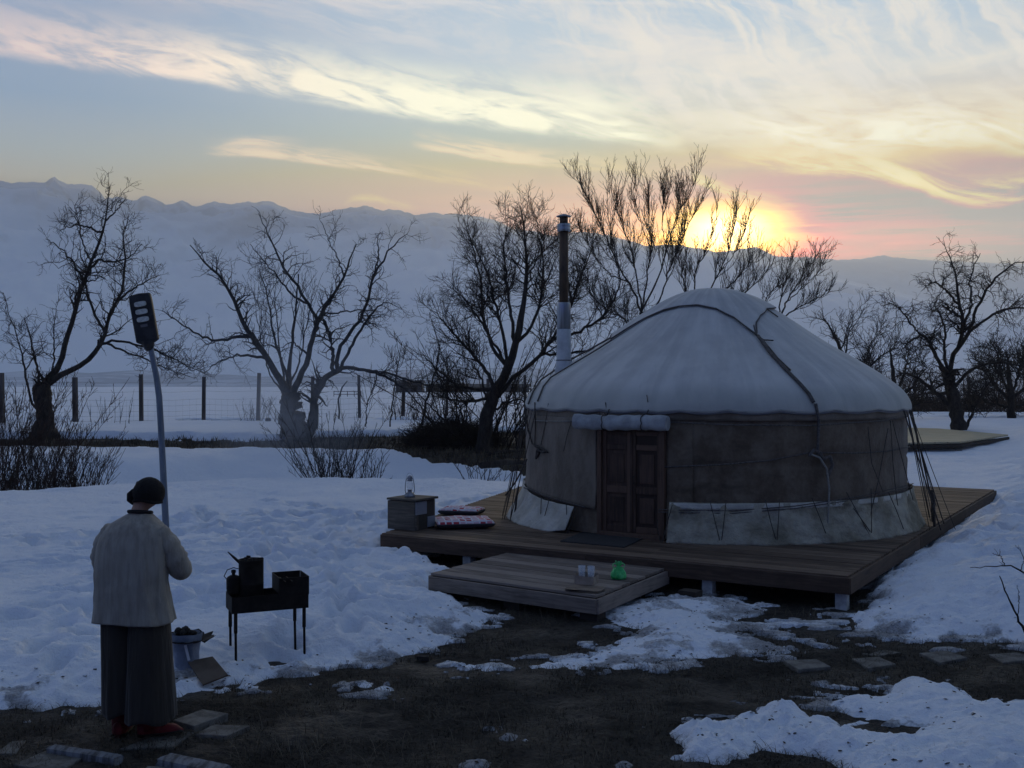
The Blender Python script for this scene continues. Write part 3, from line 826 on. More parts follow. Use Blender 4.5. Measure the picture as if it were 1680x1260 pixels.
# roof canvas with radial folds and a scalloped hem
NPH = 480; P = []
phs = np.linspace(0, 2 * PI, NPH, endpoint=False)
fold = fbm(phs * 5.2, phs * 0 + .5, 4, 201); fold2 = fbm(phs * 19, phs * 0 + 2.5, 3, 202)
fold = fold * .7 + .5 * np.sin(phs * 1.0) * 0
sc = np.abs(np.sin(phs * 13.5 + .8 * np.sin(phs * 3)))
for i in range(80):
    r, z = SR[i], SZp[i]; t = r / 2.9
    a = .015 * t * (1 - t * .25)
    dzv = (fold * a + fold2 * .006 * t)
    if r < 2.3: dzv = dzv - .012 * math.sin(max(0, (r - 1.2) / 1.1) * PI)
    rr = r + (fold * .010 + fold2 * .004) * t
    zz = z + dzv
    if i > 70: zz = zz + (i - 70) / 9 * (.026 * (1 - sc) - .012)
    P.append([(rr[k] * math.cos(phs[k]), rr[k] * math.sin(phs[k]), zz[k]) for k in range(NPH)])
hem = [[(x_ * .992, y_ * .992, z_ - .002) for x_, y_, z_ in P[-1]], [(x_ * .985, y_ * .985, z_ + .06) for x_, y_, z_ in P[-1]]]
o = MB().grid(P + hem, True).build('roof_canvas', m_roof, yurt, True)
# dark rolled hem under the canvas, sagging between its ties
P = []
for k in range(NPH + 1):
    a = phs[k % NPH]; p = Vector(P0) if False else None
    s_ = sc[k % NPH]
    P.append((2.755 * math.cos(a), 2.755 * math.sin(a), 1.600 + .026 * (1 - s_) - .024))
MB().tube(P, .017, 6, False).build('eave_hem', mat('grey_hem_cloth', (.16, .16, .17), .9), yurt, True)
# wall
def door_gap(ph): 
    d = (ph - PHD + PI) % (2 * PI) - PI; return d
P = []
zs = np.linspace(0.02, 1.68, 44)
hw = .158
phw = np.linspace(PHD + hw, PHD + 2 * PI - hw, 460)
wn_ = fbm(phw * 9, phw * 0, 4, 301)
for z in zs:
    b_ = fbm(phw * 3.5, phw * 0 + z * 1.3, 4, 302) * .028 + wn_ * .012
    r = rwall(z) + b_ - .022 * math.exp(-((z - .95) / .035) ** 2) - .02 * math.exp(-((z - 1.48) / .03) ** 2) + .0
    P.append([(r[k] * math.cos(phw[k]), r[k] * math.sin(phw[k]), z) for k in range(len(phw))])
MB().grid(P).build('wall_felt', m_felt, yurt, True)
def strip(name, m_, ph0, ph1, zlo, zhi, r_off, n=90, nz=16, amp=.012, seed=1, flare=0.0, edge=True):
    P = []
    ph_ = np.linspace(ph0, ph1, n)
    for j in range(nz):
        row = []
        for i, a in enumerate(ph_):
            t = i / (n - 1); lo, hi = zlo(t), zhi(t)
            z = lo + (hi - lo) * j / (nz - 1)
            r = float(rwall(z)) + r_off + amp * float(SEED[seed][j * 7 % 50, i * 3 % 400]) 
            row.append([r, a, z])
        P.append(row)
    arr = np.array(P)
    rr = rwall(arr[..., 2]) + r_off + amp * fbm(arr[..., 1] * 11, arr[..., 2] * 3, 4, 400 + seed) + amp * .6 * ridged(arr[..., 1] * 5 + arr[..., 2] * 2, arr[..., 2] * 3 - arr[..., 1] * 3, 3, 420 + seed) 
    fl = (1 - np.clip((arr[..., 2]) / .45, 0, 1))
    rr = rr + flare * fl ** 1.4
    V = np.stack([rr * np.cos(arr[..., 1]), rr * np.sin(arr[..., 1]), arr[..., 2]], -1)
    V2 = V * np.array([.996, .996, 1])
    o = MB().grid([[tuple(q) for q in row] for row in V]).build(name, m_, yurt, True)
    s_ = o.modifiers.new('thick', 'SOLIDIFY'); s_.thickness = .008; s_.offset = -1
    return o
SEED = {i: np.zeros((50, 400)) for i in range(20)}
ra = lambda d: PHD + R(d)
# lighter upper trim band
strip('upper_band', m_felt2, ra(10), ra(112), lambda t: 1.49, lambda t: 1.66, .012, 140, 5, .008, 2)
strip('upper_band', m_felt2, ra(-9), ra(10), lambda t: 1.40, lambda t: 1.66, .03, 20, 5, .006, 10)
strip('upper_band', m_felt2, ra(-80), ra(-9), lambda t: 1.47, lambda t: 1.66, .012, 90, 5, .008, 3)
# felt flap left of the door, falling lower towards the door
strip('side_flap', m_felt2, ra(-56), ra(-10.5), lambda t: .47 - .14 * t, lambda t: 1.50, .028, 80, 20, .014, 4)
strip('side_flap', m_felt, ra(10.2), ra(17), lambda t: .05, lambda t: 1.45, .020, 12, 20, .006, 5)
# canvas skirt
strip('skirt_canvas', m_skirt, ra(11.0), ra(116), lambda t: .0, lambda t: .485 + .035 * t, .045, 220, 22, .034, 6, .10)
strip('skirt_canvas', m_skirt2, ra(-75), ra(-17), lambda t: .0 + .05 * max(0, t - .9) / .1, lambda t: .56 - .23 * t + .02 * math.sin(t * 7), .045, 120, 20, .028, 7, .20)
strip('skirt_hem', m_skirt2, ra(11.2), ra(92), lambda t: .40 + .05 * t, lambda t: .475 + .035 * t, .062, 130, 4, .010, 8)
strip('skirt_canvas', m_skirt, ra(116), ra(285), lambda t: 0, lambda t: .5, .045, 120, 5, .02, 9, .10)
# door
dn = Vector((math.cos(PHD), math.sin(PHD), 0)); dt = Vector((-dn.y, dn.x, 0))
def dpt(s, o_, z): return dn * (2.68 + o_) + dt * s + Vector((0, 0, z))
m_door = mat('worn_brown_door_wood', woodf((.050, .028, .019), (.125, .074, .050), 2), .65, woodb(2, .3))
m_doorp = mat('door_panel_wood', woodf((.036, .020, .014), (.095, .055, .038), 2), .65, woodb(2, .3))
AZD = math.atan2(dt.y, dt.x)
def dbox(name, s, o_, z, w_, t_, h_, m_, par=None):
    p = dpt(s, o_, z)
    ob = MB().box((0, 0, 0), (w_, t_, h_)).build(name, m_, par or yurt, loc=tuple(p))
    ob.rotation_euler = (0, 0, AZD); bevel(ob, .005, 2); return ob
fr = dbox('door_frame', -.440, 0, .68, .06, .12, 1.36, m_door)
dbox('door_frame', .440, 0, .68, .06, .12, 1.36, m_door)
dbox('door_frame', 0, 0, 1.38, .94, .12, .06, m_door)
dbox('threshold', 0, .01, .03, .84, .14, .06, m_door)
for sgn in (-1, 1):
    # a leaf is stiles, rails and two sunk panels; children of the leaf board
    c0 = sgn * .209
    leaf = dbox('door_leaf', c0, -.015, .70, .405, .02, 1.28, m_doorp)
    inv = leaf.rotation_euler.to_matrix().inverted()
    def sub(name, s, z, w_, h_, t_=.022, d=.02, m_=m_door):
        ob = MB().box((0, 0, 0), (w_, t_, h_)).build(name, m_, leaf, loc=(s, -d, z - .70)); bevel(ob, .006, 2); return ob
    sub('stile', -.175, .70, .055, 1.28); sub('stile', .175, .70, .055, 1.28)
    for z_, h_ in ((.10, .08), (.60, .09), (1.14, .07), (1.315, .05)): sub('rail', 0, z_, .29, h_)
    sub('panel', 0, .345, .20, .32, .014, .014, m_doorp); sub('panel', 0, .87, .20, .37, .014, .014, m_doorp)
dbox('centre_strip', .0, .012, .70, .035, .025, 1.26, m_door)
ob = MB().tube([(0, 0, 0), (0, -.04, 0), (0, -.04, -.10), (0, 0, -.10)], .006, 6).build('door_handle', m_dark, yurt, loc=tuple(dpt(.045, .02, .78))); ob.rotation_euler = (0, 0, AZD)
# roll of white felt above the door with end folds and ties
P = []; nr_ = 22
for i in range(41):
    s = -.75 + 1.30 * i / 40
    row = []
    rr = .092 + .006 * math.sin(i * .9) - (.012 if i in (13, 14, 29, 30) else 0)
    for k in range(nr_):
        a = 2 * PI * k / nr_
        row.append(tuple(dpt(s, .13 + rr * math.cos(a) * .9, 1.455 + rr * 1.05 * math.sin(a) + .006 * math.sin(s * 5))))
    P.append(row)
m_roll = mat('white_felt_roll_cloth', mottled((.27, .28, .29), (.40, .42, .43), 6, 4), .9, nb(40, .5, .01))
mb = MB().grid(P, True)
mb.add([p for p in P[0]], [tuple(range(nr_))]); mb.add([p for p in P[-1]], [tuple(range(nr_ - 1, -1, -1))])
mb.build('door_felt_roll', m_roll, yurt, True)
for s in (-.32, .225):
    MB().tube([tuple(dpt(s + .01 * math.sin(k * 2), .13 + .103 * math.cos(a) * .9, 1.455 + .103 * 1.05 * math.sin(a))) for k, a in enumerate(np.linspace(-2.6, 2.2, 14))] + [tuple(dpt(s + .05, .10, 1.62))], .007, 5).build('roll_tie', m_rope, yurt, True)
# crown cover: a square of canvas over the crown, its corners drawn down by straps
front = [(1003, 559), (1032, 540), (1060, 524), (1090, 511), (1115, 505), (1145, 503), (1175, 509), (1205, 524), (1228, 542), (1246, 557)]
rightE = [(1241, 545), (1239, 533), (1246, 520), (1257, 509)]
pts = [ray_hit(a, b) for a, b in front + rightE]
fa = [math.atan2(p.y, p.x) for p in pts]; fr_ = [math.hypot(p.x, p.y) for p in pts]
cover_r = {}
order = sorted(zip([a % (2 * PI) for a in fa], fr_))
cang = [a for a, _ in order]; crad = [r for _, r in order]
a_end, a_start = cang[-1], cang[0]
# close the hidden far side with a similar shape
def cover_radius(a):
    a = a % (2 * PI)
    if a_start <= a <= a_end: return float(np.interp(a, cang, crad))
    t = ((a - a_end) % (2 * PI)) / ((a_start - a_end) % (2 * PI))
    r = crad[-1] * (1 - t) + crad[0] * t
    return r * (1 - .38 * math.sin(PI * t)) 
P = []
for j in range(26):
    row = []
    for k in range(200):
        a = 2 * PI * k / 200
        r = cover_radius(a) * j / 25
        row.append(tuple(roof_pt(min(r, 2.8), a, .022 + .010 * math.sin(a * 9 + j * .2) * j / 25)))
    P.append(row)
o = MB().grid(P, True).build('crown_cover', m_roof, yurt, True)
s_ = o.modifiers.new('thick', 'SOLIDIFY'); s_.thickness = .012; s_.offset = 0
bord = [tuple(roof_pt(min(cover_radius(2 * PI * k / 200) * 1.0, 2.8), 2 * PI * k / 200, .026)) for k in range(201)]
MB().tube(bord, .011, 5, False).build('cover_edge_rope', m_strap, yurt, True)
def onroof(name, pp, r, m_=None, off=.022, dense=5, kind='roof', n=6):
    P = []
    for (a, b) in zip(pp[:-1], pp[1:]):
        for i in range(dense):
            t = i / dense; P.append(ray_hit(a[0] + (b[0] - a[0]) * t, a[1] + (b[1] - a[1]) * t, kind, off))
    P.append(ray_hit(pp[-1][0], pp[-1][1], kind, off))
    return MB().tube(P, r, n).build(name, m_ or m_strap, yurt, True)
onroof('roof_strap', [(1243, 553), (1262, 580), (1286, 606), (1310, 630), (1326, 648), (1334, 662)], .022)
onroof('roof_strap', [(1225, 540), (1236, 548), (1252, 562), (1275, 590), (1296, 610)], .013)
onroof('roof_rope', [(1236, 536), (1240, 552), (1252, 560), (1268, 561)], .010)
onroof('roof_strap', [(1005, 560), (985, 573), (955, 591), (925, 609), (905, 621), (893, 636), (884, 660)], .012)
onroof('roof_strap', [(1003, 556), (975, 572), (945, 588), (915, 603), (892, 620), (876, 645), (869, 664)], .014)
onroof('roof_rope', [(1257, 509), (1275, 522)], .010)
onroof('roof_rope', [(1062, 650), (1064, 662)], .006); 
# ropes round the wall
def onwall(name, pp, r=.008, m_=None, off=.05, dense=6): return onroof(name, pp, r, m_ or m_rope, off, dense, 'wall', 5)
onwall('wall_rope', [(1096, 692), (1200, 697), (1330, 698), (1440, 690), (1483, 683)], .010, m_strap)
onwall('wall_rope', [(880, 690), (905, 691), (940, 691)], .009, m_ropel)
onwall('wall_rope', [(1085, 766), (1180, 762), (1260, 755), (1326, 742)], .010, m_strap)
onwall('wall_rope', [(1340, 742), (1400, 743), (1450, 740), (1486, 733)], .010, m_strap)
onwall('wall_rope', [(868, 800), (905, 814), (966, 832)], .008, m_strap, .075)
onwall('skirt_rope', [(1083, 835), (1200, 837), (1300, 829), (1400, 814), (1490, 793)], .007, m_strap, .075)
onwall('skirt_rope', [(1083, 839), (1200, 841), (1300, 833), (1400, 818), (1490, 797)], .007, m_strap, .075)
onwall('hanging_strap', [(1334, 662), (1339, 690), (1338, 720), (1337, 745)], .020, m_strap, .06)
onwall('hanging_strap', [(1325, 745), (1338, 750), (1349, 768), (1353, 800), (1352, 835), (1350, 875)], .013, m_ropel, .09)
onwall('strap_knot', [(1322, 748), (1330, 738), (1340, 742), (1345, 752), (1356, 748), (1360, 762), (1352, 782)], .022, m_strap, .07)
onwall('wall_rope', [(868, 664), (872, 700), (880, 728), (896, 735), (905, 742)], .012, m_rope, .06)
onwall('wall_rope', [(884, 660), (885, 700), (884, 728)], .009, m_rope, .06)
onwall('strap_knot', [(883, 730), (892, 738), (886, 752), (888, 738), (900, 742)], .016, m_rope, .06)
onwall('wall_rope', [(905, 662), (899, 700), (893, 730)], .006, m_rope, .05)
onwall('wall_rope', [(997, 660), (1000, 680), (992, 700)], .006, m_rope, .05)
for L_ in ([(1107, 826), (1098, 860), (1090, 892)], [(1090, 892), (1085, 870), (1084, 850)], [(1165, 820), (1174, 858), (1182, 892)], [(1190, 818), (1186, 858), (1182, 892)],
           [(1250, 818), (1259, 856), (1268, 888)], [(1272, 816), (1270, 856), (1268, 888)], [(1322, 815), (1336, 852), (1348, 886)], [(1375, 806), (1396, 846), (1411, 876)],
           [(1386, 832), (1400, 852), (1412, 870)], [(1413, 800), (1414, 840), (1414, 872)], [(1448, 702), (1432, 790), (1413, 874)], [(1455, 690), (1475, 770), (1498, 856)],
           [(1452, 690), (1456, 760), (1460, 800), (1466, 846)], [(1440, 806), (1452, 834), (1464, 866)], [(1416, 700), (1422, 760), (1440, 806)], [(904, 814), (903, 840), (904, 866)], [(917, 816), (910, 842), (904, 866)],
           [(943, 826), (944, 850), (945, 874)], [(958, 830), (952, 852), (945, 874)], [(945, 690), (938, 712), (932, 740)]):
    onwall('lacing_rope', L_, .0055, m_rope, .15 if L_[0][1] > 780 else .075, 4)
onwall('braided_rope', [(872, 798), (869, 815), (867, 835), (865, 858)], .016, m_rope, .19)
# guy ropes standing clear of the wall on both sides
def guy(p0, p1, r=.008, sag=.01):
    p0 = Vector(p0); p1 = Vector(p1)
    P = [p0.lerp(p1, t) - Vector((0, 0, sag * math.sin(PI * t))) for t in np.linspace(0, 1, 7)]
    MB().tube(P, r, 5).build('guy_rope', m_rope, yurt, True)
def rp(deg, r, z): a = R(deg); return (r * math.cos(a), r * math.sin(a), z)
for k, (d0, d1, r1, zt) in enumerate(((186, 190, 3.02, .02), (189, 188, 3.06, .25), (183, 187, 3.08, .02), (192, 191, 3.12, .02), (196, 190, 3.04, .30), (180, 184, 3.10, .02), (199, 196, 3.10, .02), (187, 192, 3.16, .02))):
    guy(rp(d0, 2.765, 1.60), rp(d1, r1, zt), .0045 if k % 3 else .007, .02)
guy(rp(200, 2.92, .9), rp(189, 3.08, .35), .012, .05)
for k, (d0, d1, r1, zt) in enumerate(((-8, -8, 3.08, .02), (-20, -14, 3.12, .02), (-25, -24, 3.05, .02), (-30, -20, 3.18, .02), (-12, -28, 3.10, .3), (-33, -36, 3.10, .02), (-18, -5, 3.2, .02), (-28, -30, 3.35, .02), (-22, -16, 3.02, .02), (-36, -33, 3.2, .02))):
    guy(rp(d0, 2.765, 1.60), rp(d1, r1, zt), .009 if k % 3 == 0 else .005, .02)
for d in (-24, -14): MB().tube([rp(d, 3.06, .0), rp(d, 3.05, .45)], .018, 6).build('rope_stake', m_rope, yurt, True)
# stovepipe through the roof
cp = ray_hit(925, 602)
CX, CY, CZ = cp.x, cp.y, cp.z
def zz(py): return CAMZ - (py - 630) / F * (YC.y + CY) - DZ
pxm = (YC.y + CY) / F
m_pipe = mat('rusty_brown_stovepipe', mottled((.050, .036, .028), (.115, .075, .048), 5, 5, .7, .35, .65, (1, 1, .4)), .6, nb(30, .3, .004), metal=.3)
m_galv = mat('galvanised_sleeve', mottled((.20, .22, .25), (.42, .45, .50), 3, 4, .6, .3, .7, (6, 6, .3)), .38, None, metal=.75)
m_sleeve = mat('white_cloth_sleeve', mottled((.40, .42, .44), (.52, .54, .56), 6), .85, nb(10, .5, .02))
pipe = MB().lathe([(.066, zz(505)), (.068, zz(440)), (.066, zz(380))], (CX, CY, 0), 24).build('stovepipe', m_pipe, yurt, True)
MB().lathe([(.100, zz(541)), (.100, zz(500)), (.094, zz(497)), (.066, zz(496))], (CX, CY, 0), 28).build('metal_sleeve', m_galv, pipe, True)
MB().lathe([(.150, zz(625)), (.118, zz(598)), (.108, zz(590)), (.104, zz(565)), (.102, zz(540))], (CX, CY, 0), 28).build('cloth_sleeve', m_sleeve, pipe, True)
MB().tube([(CX + .113 * math.cos(a), CY + .113 * math.sin(a), zz(591)) for a in np.linspace(0, 2 * PI, 25)], .006, 5).build('sleeve_tie', m_rope, pipe, True)
MB().lathe([(.088, zz(380)), (.098, zz(379)), (.098, zz(374)), (.092, zz(373)), (.098, zz(372)), (.098, zz(368)), (.08, zz(367)), (.06, zz(367))], (CX, CY, 0), 28).build('pipe_collar', m_galv, pipe, True)
MB().lathe([(.060, zz(368)), (.060, zz(356))], (CX, CY, 0), 20).build('pipe_throat', m_pipe, pipe, True)
MB().lathe([(.108, zz(355.5)), (.108, zz(354.5)), (.02, zz(351)), (.0, zz(350.6))], (CX, CY, 0), 28, False).build('pipe_cap', m_galv, pipe, True)
mb = MB()
for a in (0, 1.57, 3.14, 4.71): mb.tube([(CX + .085 * math.cos(a + .4), CY + .085 * math.sin(a + .4), zz(367)), (CX + .092 * math.cos(a + .4), CY + .092 * math.sin(a + .4), zz(355))], .005, 4)
mb.build('cap_stay', m_pipe, pipe)

# ------------------------------------------------------------------ things on the deck
def fromplane(px, py, z): 
    a = on_plane(px, py, z); return (a[0], a[1], z)
# door mat
mp = [fromplane(a, b, DZ) for a, b in ((919, 889), (1024, 899), (1068, 878), (962, 872))]
mm = MB(); V = [Vector(p) for p in mp]
cmt = sum(V, Vector()) / 4
mm.add([tuple(v - cmt + Vector((0, 0, .001))) for v in V] + [tuple(v - cmt + Vector((0, 0, .014))) for v in V], [(3, 2, 1, 0), (4, 5, 6, 7), (0, 1, 5, 4), (1, 2, 6, 5), (2, 3, 7, 6), (3, 0, 4, 7)])
o = mm.build('doormat', mat('dark_rubber_mat', mottled((.028, .028, .030), (.045, .045, .048), 40), .9, nb(90, .8, .006)), None, loc=tuple(cmt))
tag(o, 'flat dark doormat lying in front of the tent door', 'doormat')
# crate box with overhanging lid at the deck's left corner
bw, bd, bh = .45, .45, .40
_c = Vector(on_plane(681, 871, DZ)); _r = Matrix.Rotation(R(-31), 2) @ Vector((bw / 2, -bd / 2)); bxp = _c - _r
m_box = mat('grey_box_wood', woodf((.095, .082, .066), (.19, .165, .135)), .8, woodb(0))
m_box2 = mat('pale_box_patch', woodf((.20, .21, .23), (.30, .31, .34)), .8, woodb(0))
m_box3 = mat('dark_box_patch', woodf((.035, .030, .026), (.07, .06, .05)), .8, woodb(0))
crate = thing('wooden_box', 'patched grey wooden box with a lid at the left corner of the deck', 'box', (bxp.x, bxp.y, DZ), R(-31))
for nm, c_, d_, mm_ in (('front_panel', (-.0, -bd / 2, bh / 2 - .01), (bw, .02, bh - .02), m_box), ('back_panel', (0, bd / 2, bh / 2 - .01), (bw, .02, bh - .02), m_box),
                      ('side_panel', (-bw / 2 + .01, 0, bh / 2 - .01), (.02, bd - .022, bh - .02), m_box), ('side_panel', (bw / 2 - .01, 0, bh / 2 - .01), (.02, bd - .022, bh - .02), m_box3),
                      ('bottom_panel', (0, 0, .012), (bw - .05, bd - .05, .02), m_box), ('lid', (.02, 0, bh + .004), (bw + .05, bd + .05, .028), m_box)):
    o = MB().box((0, 0, 0), d_).build(nm, mm_, crate, loc=c_); bevel(o, .004, 1)
o = MB().box((0, 0, 0), (.014, .24, .17)).build('patch_board', m_box2, crate, loc=(bw / 2 + .008, -.10, bh - .11)); o['label'] = 'pale square board nailed to the side'
MB().box((0, 0, 0), (.02, .05, .19)).build('batten', m_box, crate, loc=(bw / 2 + .01, -.20, .10))
o = MB().box((0, 0, 0), (.014, .16, .14)).build('patch_board', m_box2, crate, loc=(bw / 2 + .009, .13, .09))
# lantern on the box
lan_p = Vector((bxp.x - .02, bxp.y - .03, DZ + bh + .018))
m_lan = mat('grey_lantern_metal', mottled((.20, .21, .23), (.34, .35, .38), 12), .45, None, metal=.6)
m_glass = mat('lantern_glass', (.75, .80, .85), .08, None, alpha=.22, spec=.6)
lan = thing('lantern', 'small grey kerosene lantern with a glass chimney standing on the wooden box', 'lantern', tuple(lan_p))
MB().lathe([(.070, 0), (.074, .01), (.070, .035), (.050, .050), (.046, .058), (.034, .062), (.026, .085), (.034, .092), (.036, .100)], n=24).build('fuel_tank', m_lan, lan, True)
MB().lathe([(.030, .100), (.044, .135), (.046, .160), (.038, .19), (.030, .215)], n=20, cap=False).build('glass_globe', m_glass, lan, True)
MB().lathe([(.036, .215), (.038, .222), (.030, .235), (.034, .25), (.036, .262), (.030, .27), (.034, .275), (.018, .285), (.010, .292)], n=20).build('chimney_hood', m_lan, lan, True)
for sg in (-1, 1):
    MB().tube([(sg * .052, 0, .045), (sg * .062, 0, .09), (sg * .060, 0, .16), (sg * .048, 0, .23), (sg * .030, 0, .262)], .006, 6).build('side_tube', m_lan, lan, True)
MB().tube([(.05 * math.cos(a), -.012 * math.sin(a), .225 + .10 * math.sin(a)) for a in np.linspace(0, PI, 13)], .002, 5).build('bail_handle', m_lan, lan, True)
MB().tube([(.035, -.02, .10), (.048, 0, .14), (.035, .02, .20)], .002, 4).build('globe_wire', m_lan, lan, True)
# two cushions
def cushcol(g):
    x, y, z = g.sep(g.coord('Object'))
    xx = x + (g.noise(g.coord('Object'), 6, 2, .5) - .5) * .03; yy_ = y + (g.noise(g.coord('Object'), 5, 2, .5) - .5) * .03
    a = g.math('FLOORED_MODULO', xx * 11.0, 1.0); b = g.math('FLOORED_MODULO', yy_ * 11.0, 1.0)
    da = (a - .5).abs(); db = (b - .5).abs()
    white = g.step(da.max(db), .36, .40)
    ci = g.math('FLOOR', xx * 11.0); cj = g.math('FLOOR', yy_ * 11.0)
    r = g.noise(g.vec(ci * 3.7, cj * 5.1, .5), 1.3, 0, .5)
    pink = g.mix(g.step(r, .40, .46), (.62, .22, .26), (.66, .46, .50))
    red = g.mix(g.step(r, .58, .62), pink, (.42, .05, .07))
    top = g.mix(white, red, (.72, .68, .70))
    return g.mix(g.step(z, .070, .076), (.055, .055, .060), top)
m_cush = mat('pink_check_cushion_cloth', cushcol, .9, nb(14, .35, .02))
def cushion(px, py, rz, label, sx=.56, sy=.50, th=.10, dz=0.0):
    p = on_plane(px, py, DZ)
    P = []
    N = 26
    mb = MB()
    def pt(a_, b_, sgn):
        e = (1 - abs(a_) ** 6) * (1 - abs(b_) ** 6)
        h = th * .5 * (e ** .28 if e > 0 else 0)
        x_ = a_ * sx / 2 * (1 - .035 * (1 - abs(b_))); y_ = b_ * sy / 2 * (1 - .035 * (1 - abs(a_)))
        bump = .006 * math.sin(a_ * 7 + b_ * 3) + .005 * math.sin(b_ * 9 - a_ * 4) - .012 * math.exp(-((a_ / .3) ** 2 + (b_ / .3) ** 2))
        z_ = th / 2 + sgn * h * (1 if sgn > 0 else .93) + (bump * e if sgn > 0 else 0)
        return (x_, y_, z_ )
    for sgn in (1, -1):
        P = [[pt(-1 + 2 * i / N, -1 + 2 * j / N, sgn) for j in range(N + 1)] for i in range(N + 1)]
        if sgn < 0: P = P[::-1]
        mb.grid(P[::-1])
    o = mb.build('cushion', m_cush, None, True, loc=(p[0], p[1], DZ + dz + .003))
    o.rotation_euler = (0, 0, rz)
    tag(o, label, 'cushion', 'pink checked seat cushions on the deck'); return o
cushion(760, 864, RZ + R(42), 'nearer pink and white checked cushion lying flat on the deck', .80, .62, .12)
cushion(758, 844, RZ + R(15), 'farther pink and white checked cushion partly behind the other and beside the wooden box', .62, .42, .11)
# ------------------------------------------------------------------ things on the step
cb = thing('cardboard_sheet', 'torn flat piece of corrugated cardboard on the step under the cut carton', 'cardboard', fromplane(960, 968, SZ + .004), R(-24))
m_card = mat('brown_cardboard', mottled((.15, .115, .085), (.22, .17, .13), 8), .9)
random.seed(4)
for k in range(3):
    n_ = 22; V = []
    for z_ in (0, .006):
        for i in range(n_):
            a = 2 * PI * i / n_; q = max(abs(math.cos(a)), abs(math.sin(a)))
            V.append((.175 / q * math.cos(a) * (1 + random.uniform(-.03, .03)), .125 / q * math.sin(a) * (1 + random.uniform(-.04, .04)), z_))
    mb = MB(); mb.add(V, [tuple(range(n_ - 1, -1, -1)), tuple(range(n_, 2 * n_))] + [(i, (i + 1) % n_, n_ + (i + 1) % n_, n_ + i) for i in range(n_)])
    o = mb.build('cardboard_layer', m_card, cb, loc=(random.uniform(-.01, .01), random.uniform(-.01, .01), k * .009)); o.rotation_euler = (0, 0, random.uniform(-.08, .08))
carton = thing('cut_carton', 'small open pale carton holding two glasses on the step', 'carton', fromplane(962, 957, SZ + .034), R(-24))
m_cart = mat('pale_carton_board', mottled((.27, .21, .165), (.38, .31, .25), 9), .9)
for nm, c_, d_ in (('carton_side', (0, -.075, .04), (.20, .004, .08)), ('carton_side', (0, .075, .05), (.20, .004, .10)), ('carton_side', (-.10, 0, .05), (.004, .146, .10)), ('carton_side', (.10, 0, .04), (.004, .146, .08)), ('carton_bottom', (0, 0, .003), (.196, .146, .004))):
    MB().box((0, 0, 0), d_).build(nm, m_cart, carton, loc=c_)
m_gl = mat('drinking_glass', (.75, .80, .85), .06, None, alpha=.30, spec=.6)
cR = Matrix.Rotation(R(-24), 3, 'Z'); cbase = Vector(fromplane(962, 957, SZ + .034))
for sx_, lb in ((-.048, 'left one of two clear drinking glasses standing in the carton on the step'), (.050, 'right one of two clear drinking glasses standing in the carton on the step')):
    o = MB().lathe([(.001, .004), (.030, .003), (.033, .0), (.036, .14), (.0385, .17), (.0355, .17), (.033, .14), (.029, .012), (.001, .012)], n=24, cap=False).build('drinking_glass', m_gl, None, True, loc=tuple(cbase + cR @ Vector((sx_, .0, .006))))
    tag(o, lb, 'glass', 'drinking glasses on the step')
# knotted green plastic bag
gbp = fromplane(1015, 950, SZ)
mb = MB(); P = []
prof = [(.02, .0), (.072, .004), (.082, .03), (.074, .07), (.052, .105), (.026, .125), (.014, .138), (.022, .15), (.034, .175), (.030, .18)]
for j, (r, z) in enumerate(prof):
    row = []
    for k in range(40):
        a = 2 * PI * k / 40
        w_ = 1 + .16 * float(pn(np.array([math.cos(a) * 2.5 + 3]), np.array([math.sin(a) * 2.5 + z * 14]), 9)[0]) + (.12 * math.sin(a * 7 + z * 10) if j > 3 else .04 * math.sin(a * 9))
        row.append((r * w_ * math.cos(a), r * w_ * math.sin(a) * .9, z + (.012 * math.sin(a * 3) if j > 7 else 0)))
    P.append(row)
m_green = mat('green_plastic_film', mottled((.03, .36, .10), (.12, .60, .22), 12), .35, nb(30, .6, .02), sss=.35, sssr=(.05, .12, .05))
gb_o = thing('green_plastic_bag', 'bright green knotted plastic bag on the step', 'bag', gbp)
MB().grid(P, True).build('bag_body', m_green, gb_o, True)
for sg in (-1, 1):
    MB().tube([(sg * .010, 0, .135), (sg * .045, .01, .165), (sg * .062, .0, .15), (sg * .055, 0, .12), (sg * .02, 0, .125)], [.006, .007, .006, .006, .004], 6).build('bag_handle', m_green, gb_o, True)
# ------------------------------------------------------------------ bare trees and shrubs
def tubes(P, Rr, S=3):
    """many tubes at once: P (N,K,3), Rr (N,K)"""
    N, K, _ = P.shape
    T = np.empty_like(P); T[:, 1:-1] = P[:, 2:] - P[:, :-2]; T[:, 0] = P[:, 1] - P[:, 0]; T[:, -1] = P[:, -1] - P[:, -2]
    T /= np.linalg.norm(T, axis=2, keepdims=True) + 1e-9
    ref = np.where(np.abs(T[:, :1, 2:3]) < .9, np.array([0, 0, 1.0]), np.array([1.0, 0, 0]))
    ref = np.broadcast_to(ref, T.shape)
    B = np.cross(T, ref); B /= np.linalg.norm(B, axis=2, keepdims=True) + 1e-9
    U = np.cross(B, T)
    a = np.arange(S) * 2 * np.pi / S
    V = P[:, :, None, :] + Rr[:, :, None, None] * (U[:, :, None, :] * np.cos(a)[:, None] + B[:, :, None, :] * np.sin(a)[:, None])
    V = V.reshape(-1, 3)
    base = (np.arange(N)[:, None, None] * K + np.arange(K - 1)[None, :, None]) * S
    k = np.arange(S)[None, None, :]; k2 = (k + 1) % S
    Fq = np.stack([base + k, base + k2, base + S + k2, base + S + k], -1).reshape(-1, 4)
    return V, Fq
def merge(L):
    V = []; Fq = []; b = 0
    for v, f in L:
        V.append(v); Fq.append(f + b); b += len(v)
    return np.concatenate(V), np.concatenate(Fq)
